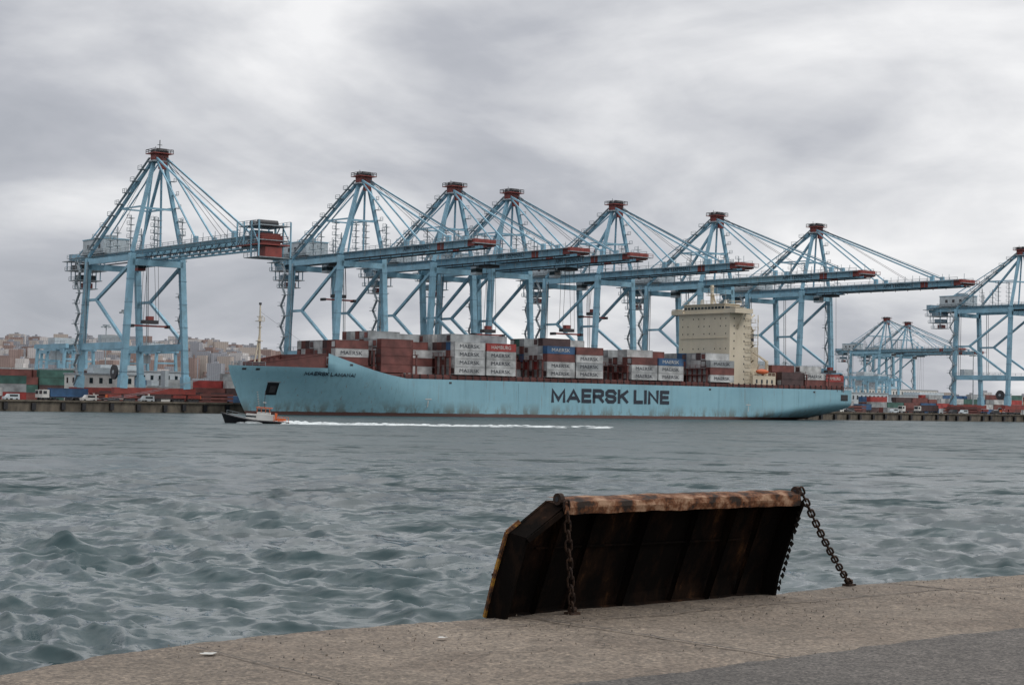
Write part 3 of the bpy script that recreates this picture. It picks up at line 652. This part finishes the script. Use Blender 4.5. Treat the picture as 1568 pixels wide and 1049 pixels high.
def van(m):
    mb=MB(); mb.add([(-2.3,y,z) for y in(-.9,.9) for z in(.4,1.1)]+[(-1.5,y,1.2) for y in(-.9,.9)]+[(-.9,y,2.0) for y in(-.85,.85)]+[(2.3,y,2.0) for y in(-.85,.85)]+[(2.4,y,.4) for y in(-.9,.9)],
     [(0,1,3,2),(1,4,5,3),(4,6,7,5),(6,8,9,7),(8,10,11,9),(0,10,8,6,4,1),(2,3,5,7,9,11),(0,2,11,10)],m)
    for x in(-1.5,1.5):
        for y in(-.85,.85): mb.cyl((x,y-.12,.36),(x,y+.12,.36),.36,BLACK,12)
    mb.b2(-.6,1.8,-.93,-.9,1.2,1.75,GLASS)
    return mb.mesh('van')
vmz=[van(WHITE),van(DARK),van(PALE)]
for i in range(14):
    s=random.choice([random.uniform(-120,10),random.uniform(310,520)]); p=rail(s,random.uniform(5,12)); obj('parked_van',vmz[i%3],(p.x,p.y,3),TH)
cm_=MB()
for i in range(60):
    p=rail(-200+i*14,-2.6); cm_.cyl((p.x,p.y,3),(p.x,p.y,3.7),.3,BLACK,8,.45)
obj('mooring_bollards',cm_.mesh('bollards'))
for s in(-8,22,330,410):
    m_=MB(); 
    for k in range(3): m_.b2(0,12,0,12,k*1.1,k*1.1+.8,BROWN); m_.b2(1,1.5,1,11,k*1.1+.8,k*1.1+1.1,DARK); m_.b2(10,10.5,1,11,k*1.1+.8,k*1.1+1.1,DARK)
    p=rail(s,12); obj('hatch_cover_pile',m_.mesh('hatch'),(p.x,p.y,3),TH)
ml=MB()
def sh(x,y,z): v=Matrix.Rotation(TH,3,'Z')@Vector((x,y,0)); return Vector((-84.4+v.x,523.4+v.y,z))
for a,b_ in(((2,-.5,13.5),rail(-22,-2.6)),((2,.5,13.5),rail(-18,-2.6)),((262,4,11),rail(300,-2.6)),((262,-2,11),rail(318,-2.6))):
    p=sh(*a); q=Vector((b_.x,b_.y,3.5)); pr=p
    for i in range(1,9):
        t=i/8; n_=p.lerp(q,t)-Vector((0,0,4*t*(1-t)*1.2)); ml.beam(pr,n_,.10,.10,STEEL); pr=n_
obj('mooring_lines',ml.mesh('mooring'))
# ------------------------------------------------------------ distant city, hills
HILL=mat('hillside',(.16,.17,.165),.9,.3,.01,dirt=(.22,.21,.19),dirtamt=.6)
def hz(x,y):
    t=x/y
    left=cl((-t-.06)/.11)
    h=50*left*cl((y-2300)/900)+ 14*cl((y-2300)/600)
    return 3+h+6*noise.noise(Vector((x*.003,y*.003,0)))+ 60*cl((y-3600)/900)*(.35+.3*left)*(.7+.5*noise.noise(Vector((x*.0015,1,0))))
m=MB(); gx=90; gy=26; vs=[]
for j in range(gy):
    y=2300+j*100
    for i in range(gx):
        x=-2400+i*50*1.1; vs.append((x,y,hz(x,y) if j else 2.0))
m.add(vs,[(j*gx+i,j*gx+i+1,(j+1)*gx+i+1,(j+1)*gx+i) for j in range(gy-1) for i in range(gx-1)],HILL)
obj('hills',m.mesh('hills',True))
def citymat(n,c):
    m,nt,b=newmat(n); N=nt.nodes; L=nt.links; tc=N.new('ShaderNodeTexCoord')
    mp=N.new('ShaderNodeMapping'); mp.inputs['Rotation'].default_value=(math.radians(90),0,0); L.new(tc.outputs['Object'],mp.inputs[0])
    br=N.new('ShaderNodeTexBrick'); br.inputs['Scale'].default_value=.16; br.inputs['Color1'].default_value=[x*.38 for x in c]+[1]; br.inputs['Color2'].default_value=[x*.55 for x in c]+[1]; br.inputs['Mortar'].default_value=list(c)+[1]; br.inputs['Mortar Size'].default_value=.09; br.offset=0
    L.new(mp.outputs[0],br.inputs['Vector']); L.new(br.outputs['Color'],b.inputs['Base Color']); b.inputs['Roughness'].default_value=.9; return m
CT=[citymat('facade_cream',(.42,.37,.335)),citymat('facade_white',(.56,.54,.53)),citymat('facade_brick',(.29,.215,.195)),citymat('facade_grey',(.29,.30,.33))]
m=MB()
for i in range(2600):
    y=random.uniform(2450,3500); t=random.uniform(-.42,-.10) if i%4 else random.uniform(-.42,.33); x=t*y
    z=hz(x,y); f=cl((-t-.05)/.1)
    h=random.uniform(10,20)+f*random.choice([5,12,20,32]); w=random.uniform(10,26); d2=random.uniform(12,18)
    m.box((x,y,z+h/2-2),(w,d2,h),random.choice(CT),random.uniform(-.4,.4))
    if random.random()<.5: m.box((x,y,z+h-1),(w*.3,d2*.4,4),CT[3],0)
obj('distant_city_buildings',m.mesh('city'))
FOL=mat('foliage',(.07,.10,.05),.9,.5,.2)
m=MB()
for i in range(160):
    s=random.uniform(250,1300) if i%4 else random.uniform(-400,0); p=rail(s,random.uniform(380,700)); r=random.uniform(3,6)
    m.cyl((p.x,p.y,3),(p.x,p.y,3+r),.4,BROWN,5,.2)
    for k in range(40):
        v=Vector((random.gauss(0,1),random.gauss(0,1),random.gauss(0,.7)))*r*.45+Vector((p.x,p.y,4+r*1.1)); a=Vector((random.gauss(0,1),random.gauss(0,1),random.gauss(0,1))).normalized()*r*.28; b_=a.orthogonal().normalized()*r*.28
        m.add([v-a-b_,v+a-b_,v+a+b_,v-a+b_],[(0,1,2,3)],FOL)
obj('distant_trees',m.mesh('trees'))
# ------------------------------------------------------------ pilot boat + wake
boat=bpy.data.objects.new('pilot_boat',None); COL.objects.link(boat); boat.location=(-54.5,330,0); boat.rotation_euler=(0,math.radians(3.0),math.radians(3))
m=MB(); n=14
def bh(t,z): return 1.9*(1-(1-cl(t/.45))**2)*(.72+.28*cl(z/1.4))
def bz(t): return 1.0+1.05*(1-cl(t/.55))**1.6
vs=[]
for sd in(-1,1):
    for i in range(n+1):
        t=i/n; 
        for j in range(4):
            z=-.4+(bz(t)+.4)*j/3; x=13*t+.9*(1-t)*(1-j/3)*1.2; vs.append((x,sd*bh(t,z),z))
fs=[]; o=(n+1)*4
for i in range(n):
    for j in range(3):
        q=(i*4+j,(i+1)*4+j,(i+1)*4+j+1,i*4+j+1); fs+= [q,tuple(k+o for k in q[::-1])]
    fs.append((i*4+3,(i+1)*4+3,(i+1)*4+3+o,i*4+3+o))
fs.append((n*4,n*4+o,n*4+1+o,n*4+1)); fs.append((n*4+1,n*4+1+o,n*4+3+o,n*4+3))
m.add(vs,fs,BLACK)
for i in range(n):
    t=i/n;t2=(i+1)/n; m.beam((13*t,-bh(t,1.5)-.04,bz(t)-.1),(13*t2,-bh(t2,1.5)-.04,bz(t2)-.1),.16,.2,DARK)
m.b2(4.8,9.9,-1.35,1.35,1.0,2.1,WHITE); m.b2(6.8,9.2,-1.15,1.15,2.1,3.3,WHITE); m.b2(6.76,9.24,-1.19,1.19,2.6,3.1,GLASS); m.b2(4.76,6.7,-1.38,1.38,1.5,1.8,GLASS)
for x in(6.8,7.6,8.4,9.15): m.b2(x-.06,x+.06,-1.22,1.22,2.5,3.2,ORANGE)
m.b2(6.6,9.5,-1.3,1.3,3.3,3.45,ORANGE); m.beam((8,0,3.4),(8,0,6.6),.10,.10,DARK); m.beam((8,-.7,5.2),(8,.7,5.2),.08,.08,DARK); m.b2(7.7,8.3,-.4,.4,4.3,4.4,WHITE)
m.rail((1.2,-1.1,1.7),(4.6,-1.7,1.2),STEEL,.8,1,.05); m.rail((10,-1.7,1.0),(12.8,-1.7,1.0),ORANGE,.9,.8,.07); m.b2(10.6,12.2,-.7,.7,1.0,1.6,ORANGE); m.b2(10.1,10.5,-.5,.3,1.0,2.5,ORANGE)
obj('boat_hull_and_cabin',m.mesh('boat'),parent=boat)
FOAM=mat('foam',(.56,.60,.61),.9,.2,1.5)
m=MB()
def streak(x,y,ln,w,h,dx,dy):
    n=max(3,int(ln/.35)); d=Vector((dx,dy,0)).normalized(); s=Vector((-d.y,d.x,0)); c=Vector((x,y,0)); sd=random.uniform(0,99)
    prev=None
    for i in range(n+1):
        t=i/n; env=math.sin(math.pi*t)**.6; nn=noise.noise(Vector((i*.35,sd,0))); hh=h*env*(.75+.7*nn); ww=w*env+.05; p=c+d*(t-.5)*ln+s*.4*noise.noise(Vector((i*.2,sd,5)))
        cur=[p-s*ww+Vector((0,0,-.12)),p-s*ww*.3+Vector((0,0,hh*.8)),p+s*ww*.3+Vector((0,0,hh)),p+s*ww+Vector((0,0,-.12))]
        if prev: m.add(prev+cur,[(0,1,5,4),(1,2,6,5),(2,3,7,6)],FOAM)
        prev=cur
for i in range(60):
    t=random.random(); x=-50+t*12; streak(x,329.2+random.uniform(-.6,1.2)+t*2,random.uniform(2,4),random.uniform(.3,.7),random.uniform(.35,.8),1,.08)
for i in range(130):
    t=random.random()**1.2; x=-42+t*62; y=330.5+(x+42)*.42+random.uniform(-6,6)*(1+t*2.0); streak(x,y,random.uniform(1.5,6),random.uniform(.2,.6),random.uniform(.08,.46)*(1.15-.75*t),1,.42+random.uniform(-.15,.15))
obj('boat_wake_foam',m.mesh('wake'))
# ------------------------------------------------------------ foreground quay
QZ=2.9
def conc(name,c1,c2,c3,sp1=30,bumpd=.012,ov=.5):
    m,nt,b=newmat(name); N=nt.nodes; L=nt.links; g=N.new('ShaderNodeTexCoord')
    def nz(sc,det,r=.6):
        n=N.new('ShaderNodeTexNoise'); n.inputs['Scale'].default_value=sc; n.inputs['Detail'].default_value=det; n.inputs['Roughness'].default_value=r; L.new(g.outputs['Object'],n.inputs['Vector']); return n.outputs['Fac']
    def rp(f,p0,p1,a,b_):
        r=N.new('ShaderNodeValToRGB'); r.color_ramp.elements[0].position=p0; r.color_ramp.elements[1].position=p1; r.color_ramp.elements[0].color=tuple(a)+(1,); r.color_ramp.elements[1].color=tuple(b_)+(1,); L.new(f,r.inputs[0]); return r.outputs[0]
    def mix(f,a,b_,t='MIX'):
        q=N.new('ShaderNodeMixRGB'); q.blend_type=t
        for i,x in enumerate((f,a,b_)):
            if isinstance(x,(float,tuple)): q.inputs[i].default_value=x
            else: L.new(x,q.inputs[i])
        return q.outputs[0]
    base=rp(nz(.9,8,.7),.36,.66,c1,c2)
    base=mix(rp(nz(4,7,.75),.48,.62,(0,0,0),(.65,.65,.65)),base,tuple(c3)+(1,))
    base=mix(rp(nz(.45,5,.65),.50,.60,(0,0,0),(.55,.55,.55)),base,tuple(x_*.85 for x_ in c3)+(1,))
    v=N.new('ShaderNodeTexVoronoi'); v.inputs['Scale'].default_value=sp1*1.6; L.new(g.outputs['Object'],v.inputs['Vector'])
    base=mix(ov,base,rp(v.outputs['Color'],.2,.9,(.18,.18,.18),(.92,.90,.86)),'OVERLAY')
    base=mix(.65,base,rp(nz(26,6,.8),.35,.65,(.20,.20,.20),(.82,.81,.79)),'OVERLAY')
    v2=N.new('ShaderNodeTexVoronoi'); v2.inputs['Scale'].default_value=13; L.new(g.outputs['Object'],v2.inputs['Vector'])
    base=mix(rp(v2.outputs['Distance'],.05,.10,(.4,.4,.4),(0,0,0)),base,(.33,.30,.27,1))
    v3=N.new('ShaderNodeTexVoronoi'); v3.inputs['Scale'].default_value=8.3; L.new(g.outputs['Object'],v3.inputs['Vector'])
    base=mix(rp(v3.outputs['Distance'],.05,.10,(.55,.55,.55),(0,0,0)),base,(.05,.045,.04,1))
    L.new(base,b.inputs['Base Color']); b.inputs['Roughness'].default_value=.9
    bp=N.new('ShaderNodeBump'); bp.inputs['Strength'].default_value=1; bp.inputs['Distance'].default_value=bumpd; L.new(nz(sp1*.8,5,.7),bp.inputs['Height'])
    bp2=N.new('ShaderNodeBump'); bp2.inputs['Strength'].default_value=1; bp2.inputs['Distance'].default_value=.03; L.new(nz(3,5,.6),bp2.inputs['Height']); L.new(bp.outputs[0],bp2.inputs['Normal'])
    L.new(bp2.outputs[0],b.inputs['Normal']); return m
CONC=conc('worn_concrete',(.125,.10,.08),(.205,.172,.14),(.092,.075,.06),30,.018,.5)
ASPH=conc('old_asphalt',(.066,.061,.058),(.104,.095,.089),(.052,.047,.044),38,.02,.7)
edge=[(-9,-6),(-6.2,2.5),(-4.2,7),(-2.95,10.13),(-2.43,11.19),(-1.72,12.08),(-.87,12.7),(-.167,13.2),(2.32,15.35),(3.10,16.1),(5.07,17.4),(9,20.4),(30,37),(90,86)]
ep=[]
for i in range(len(edge)-1):
    a=Vector(edge[i]+(0,));b_=Vector(edge[i+1]+(0,)); n=max(1,min(90,int((b_-a).length/.04)))
    for k in range(n):
        p=a.lerp(b_,k/n); q=.05*noise.fractal(p*1.7,1,2,5)+.012*noise.noise(p*14); dn=(b_-a).normalized(); ep.append(p+Vector((dn.y,-dn.x,0))*q)
ep.append(Vector(edge[-1]+(0,)))
m=MB(); vs=[];rings=[(0,-4),(0,QZ-.06),(.02,QZ-.02),(.07,QZ)]+[(.07+.25*k**1.5,QZ) for k in range(1,26)]
inn=Vector((.653,-.757,0))
for p in ep:
    for j,(o_,z) in enumerate(rings):
        q=p+inn*o_; zz=z+(0 if j<1 else .018*noise.fractal(Vector((q.x*1.2,q.y*1.2,z*3)),1,2,4)*min(1,2.5/(1+.1*abs(p.x)))); vs.append((q.x,q.y,zz if j<3 else min(zz,QZ+.012)))
nr=len(rings)
fs=[(i*nr+j,i*nr+j+1,(i+1)*nr+j+1,(i+1)*nr+j) for i in range(len(ep)-1) for j in range(nr-1)]
m.add(vs,fs,CONC)
obj('quay_pavement',m.mesh('quay_pavement',True))
m=MB(); vs=[];a0=Vector((-6,4.7,0)); dn=Vector((.765,.644,0)); n=1050
for i in range(n+1):
    p=a0+dn*(i*.025 if i<1000 else 25+(i-1000)*1.5); q=p+inn*(.07*noise.fractal(p*2.6,1,2,7)+.12*noise.noise(p*.5)-.03)
    vs+=[(q.x,q.y,QZ+.015),(q.x+inn.x*.03,q.y+inn.y*.03,QZ+.020)]+[(p.x+inn.x*k,p.y+inn.y*k,QZ+.020) for k in(.5,2,16)]
fs=[(i*5+j,i*5+j+1,(i+1)*5+j+1,(i+1)*5+j) for i in range(n) for j in range(4)]
m.add(vs,fs,ASPH); obj('asphalt_roadway',m.mesh('asphalt',True))
JO=mat('joint_filler',(.05,.044,.04),.9,.3,5)
m=MB()
def crack(p,q,w,seed,wob=.03,n=70,z=QZ+.0165):
    p=Vector(p+(0,));q=Vector(q+(0,)); d=(q-p).normalized(); s=Vector((-d.y,d.x,0)); vs=[]
    for i in range(n+1):
        c=p.lerp(q,i/n)+s*wob*noise.fractal(Vector((i*.12,seed,0)),1,2,5); ww=w*(.4+.9*abs(noise.noise(Vector((i*.3,seed+9,0))))); vs+=[(c.x-s.x*ww,c.y-s.y*ww,z),(c.x+s.x*ww,c.y+s.y*ww,z)]
    m.add(vs,[(2*i,2*i+2,2*i+3,2*i+1) for i in range(n)],JO)
crack((.08,13.25),(2.05,11.0),.020,1); crack((-2.0,11.3),(.2,8.6),.012,3); crack((3.5,16.2),(6.6,12.6),.018,5)
crack((-.4,12.3),(2.6,14.7),.013,6,.05); crack((2.6,14.7),(6.5,17.6),.013,8,.06)
crack((-.2,11.2),(1.1,12.0),.006,11,.15)
obj('pavement_joints',m.mesh('joints'))
m=MB(); DROP=mat('bird_dropping',(.42,.42,.40),.8,.1,5)
def splat(x,y,rx,ry,seed):
    vs=[(x,y,QZ+.015)]; n=22
    for i in range(n):
        t=2*math.pi*i/n; r=1+.9*noise.noise(Vector((math.cos(t)*1.6,math.sin(t)*1.6,seed))); vs.append((x+rx*r*math.cos(t),y+ry*r*math.sin(t),QZ+.015))
    m.add(vs,[(0,i+1,(i+1)%n+1) for i in range(n)],DROP)
splat(-1.86,11.02,.05,.045,1); splat(-.44,11.95,.03,.03,2)
obj('bird_droppings',m.mesh('drops'))
m=MB()
for i in range(600):
    t=random.uniform(-3,7); o_=abs(random.gauss(0,1.2))+.1; p=Vector((-.167,13.2,0))+Vector((.757,.653,0))*t+inn*o_; r=random.uniform(.003,.007)*(1.6 if random.random()<.05 else 1)
    a=Vector((random.uniform(.6,1.3),random.uniform(-.3,.3),0))*r; b_=Vector((-a.y,a.x,0))*random.uniform(.6,1)
    c=Vector((p.x,p.y,QZ+.010)); m.add([c+a,c+b_,c-a,c-b_,c+Vector((0,0,r*.8+.008))],[(0,1,4),(1,2,4),(2,3,4),(3,0,4)],random.choice([CONC,CONC,JO]))
obj('pebbles',m.mesh('pebbles'))
# ------------------------------------------------------------ steel ramp flap with chains
def rustmat(name,c,r1,r2,amt0=.45,amt1=.6,sc=4,rough=.8,spec=.2,st=(1,1,1)):
    m,nt,b=newmat(name); N=nt.nodes; L=nt.links; tc=N.new('ShaderNodeTexCoord'); mp=N.new('ShaderNodeMapping'); mp.inputs['Scale'].default_value=st; L.new(tc.outputs['Object'],mp.inputs[0])
    n=N.new('ShaderNodeTexNoise'); n.inputs['Scale'].default_value=sc; n.inputs['Detail'].default_value=9; n.inputs['Roughness'].default_value=.7; L.new(mp.outputs[0],n.inputs['Vector'])
    r=N.new('ShaderNodeValToRGB'); r.color_ramp.elements[0].position=amt0; r.color_ramp.elements[0].color=tuple(c)+(1,); r.color_ramp.elements[1].position=amt1; r.color_ramp.elements[1].color=tuple(r1)+(1,)
    e=r.color_ramp.elements.new(min(.95,amt1+.1)); e.color=tuple(r2)+(1,); L.new(n.outputs['Fac'],r.inputs[0]); L.new(r.outputs[0],b.inputs['Base Color'])
    bp=N.new('ShaderNodeBump'); bp.inputs['Distance'].default_value=.02; bp.inputs['Strength'].default_value=.9; L.new(n.outputs['Fac'],bp.inputs['Height']); L.new(bp.outputs[0],b.inputs['Normal']); b.inputs['Roughness'].default_value=rough
    b.inputs['Specular IOR Level'].default_value=spec; return m
RIM=rustmat('rusted_rim',(.020,.014,.011),(.11,.042,.018),(.27,.17,.11),.43,.51,5)
INN=rustmat('shade_black_rusty_steel',(.005,.004,.0035),(.016,.009,.006),(.075,.036,.017),.46,.58,3,.95,.05,(1,1,.35))  # near-black base paints in the underside's shade; brown patches are rust
YEL=rustmat('worn_yellow_paint',(.36,.19,.035),(.16,.07,.03),(.03,.02,.015),.46,.52,8)
CHN=rustmat('rusted_chain',(.022,.015,.013),(.05,.028,.018),(.10,.06,.04),.4,.6,20)
E=Vector((.757,.653,0)); O=Vector((-.167,13.2,0))
def RP(a,d,z): return O+E*a+inn*d+Vector((0,0,z))
out=[(.03,-.03,2.55),(.03,0,2.9),(.01,.13,3.22),(.02,.25,3.55),(.31,.34,3.78),(2.98,.34,3.80),(3.12,.30,3.72),(3.12,.15,3.40),(3.10,.05,3.1),(3.11,0,2.9),(3.11,-.03,2.55)]
fr=.17
m=MB(); n=len(out)
back=[RP(*p) for p in out]
front=[RP(p[0]+( .01 if p[0]<1 else -.01),p[1]+fr,p[2]-.03) for p in out]
m.add(back,[list(range(n))],INN)
b2=[v-inn*.03 for v in back]; m.add(b2,[list(range(n))[::-1]],RIM)
for i in range(n-1):
    mt=RIM if 4<=i<=4 else INN
    a,b_,c,d_=back[i]-inn*.03,back[i+1]-inn*.03,front[i+1],front[i]; ctr=RP(1.6,.15,3.2)
    ins=lambda v:(v+(ctr-v).normalized()*.03)
    m.add([a,b_,c,d_,ins(a),ins(b_),ins(c),ins(d_)],[(0,1,2,3),(7,6,5,4),(3,2,6,7),(0,4,5,1)],mt)
ns=80; vs=[]
for i in range(ns+1):
    a=.30+2.68*i/ns; F=lambda k,s_:s_*noise.fractal(Vector((a*k,k*2.3,0)),1,2,5); w1=F(3,.012); w2=F(4,.012); w3=F(6,.008)
    vs+=[RP(a,.33+w1,3.81+w2*.6),RP(a,.34+fr*.6+w1,3.805+w2),RP(a,.36+fr+w1,3.78+w2),RP(a,.37+fr+w3,3.74),RP(a,.36+fr+w1,3.69+w3),RP(a,.30+fr,3.685+w3)]
m.add(vs,[(i*6+j,i*6+j+1,(i+1)*6+j+1,(i+1)*6+j) for i in range(ns) for j in range(5)],RIM)
m.beam(RP(.04,.25+fr,3.5),RP(.30,.34+fr,3.70),.03,.035,INN)
for i in (1,2): m.beam(RP(out[i][0]-.012,out[i][1]-.03,out[i][2]),RP(out[i+1][0]-.012,out[i+1][1]-.03,out[i+1][2]),.020,.024,YEL)
m.beam(RP(.01,.22,3.55),RP(.10,.26,3.63),.02,.03,YEL)
for a,dp in((.42,.35),(.78,.2),(1.33,.45),(1.92,.25),(2.35,.4),(2.72,.2)):
    for k,fl in((0,1),(.02,-1)):
        f_=[(0,1,2,3,4,5),(5,4,3,2,1,0)][0 if fl>0 else 1]
        m.add([RP(a+k,0.0,2.6),RP(a+k,.01,2.9),RP(a+k,.34,3.78),RP(a+k,.34+fr*dp,3.72),RP(a+k,fr*dp,2.9),RP(a+k,fr*dp-.03,2.6)],[f_],INN)
m.beam(RP(.03,.02+.03,3.22),RP(3.08,.03+.03+.02,3.22),.04,.02,INN); m.beam(RP(.3,.2,3.42),RP(2.6,.2,3.40),.05,.015,INN)
for i in range(14):
    z=3.68-i*.055; d_=.30*(z-2.9)/.9+.02; m.add([RP(3.10,d_+fr,z+.03),RP(3.10+random.uniform(0,.035),d_+fr,z),RP(3.10,d_+fr,z-.03),RP(3.06,d_+fr,z)],[(0,3,2,1)],INN)
m.cyl(RP(.05,.02,2.88),RP(3.05,.02,2.88),.04,INN,12)
for a in(.30,3.0): m.cyl(RP(a,.30+fr,3.80)-E*.02,RP(a,.30+fr,3.80)+E*.02,.045,CHN,12); m.cyl(RP(a,.30+fr,3.80)-E*.024,RP(a,.30+fr,3.80)+E*.024,.02,BLACK,8)
ramp_e=bpy.data.objects.new('steel_ramp_flap',None); COL.objects.link(ramp_e)
obj('ramp_plate_and_ribs',m.mesh('ramp'),parent=ramp_e)
def chain(p,q,sag,pitch=.078,hl=.050,hw=.024,wr=.0095):
    m=MB(); p=Vector(p);q=Vector(q); n=int((q-p).length*1.01/pitch); P=lambda t: p.lerp(q,t)-Vector((0,0,sag*4*t*(1-t)))
    for i in range(n):
        a=P(i/n);b_=P((i+1)/n); c=(a+b_)/2; d=(b_-a).normalized(); s=d.cross(Vector((0,0,1))).normalized(); u_=s.cross(d)
        tw=math.radians(35+90*(i%2)+random.uniform(-12,12)); side=s*math.cos(tw)+u_*math.sin(tw); nn=d.cross(side); vs=[]; K=16; J=6
        for k in range(K):
            t=2*math.pi*k/K; ct,st_=math.cos(t),math.sin(t); cen=c+d*(ct*hw+ (hl-hw)*(1 if ct>0 else -1)*min(1,abs(ct)*3))+side*st_*hw; on=(d*ct+side*st_)
            for j in range(J): ph=2*math.pi*j/J; vs.append(cen+on*wr*math.cos(ph)+nn*wr*math.sin(ph))
        m.add(vs,[(k*J+j,((k+1)%K)*J+j,((k+1)%K)*J+(j+1)%J,k*J+(j+1)%J) for k in range(K) for j in range(J)],CHN)
    return m
cmx=chain(RP(.30,.38+fr,3.79),RP(.665,.24,2.93),.02); obj('chain_near',cmx.mesh('chain',True),parent=ramp_e)
cmx=chain(RP(3.0,.34+fr,3.83),(3.09,15.98,2.93),.045); obj('chain_far',cmx.mesh('chain',True),parent=ramp_e)
m=MB()
for p in(RP(.665,.24,2.91),Vector((3.09,15.98,2.91))): m.box(p,(.10,.08,.025),CHN,.7); m.cyl(p-E*.03+Vector((0,0,.03)),p+E*.03+Vector((0,0,.03)),.022,CHN,10)
obj('anchor_plates',m.mesh('anchors'),parent=ramp_e)
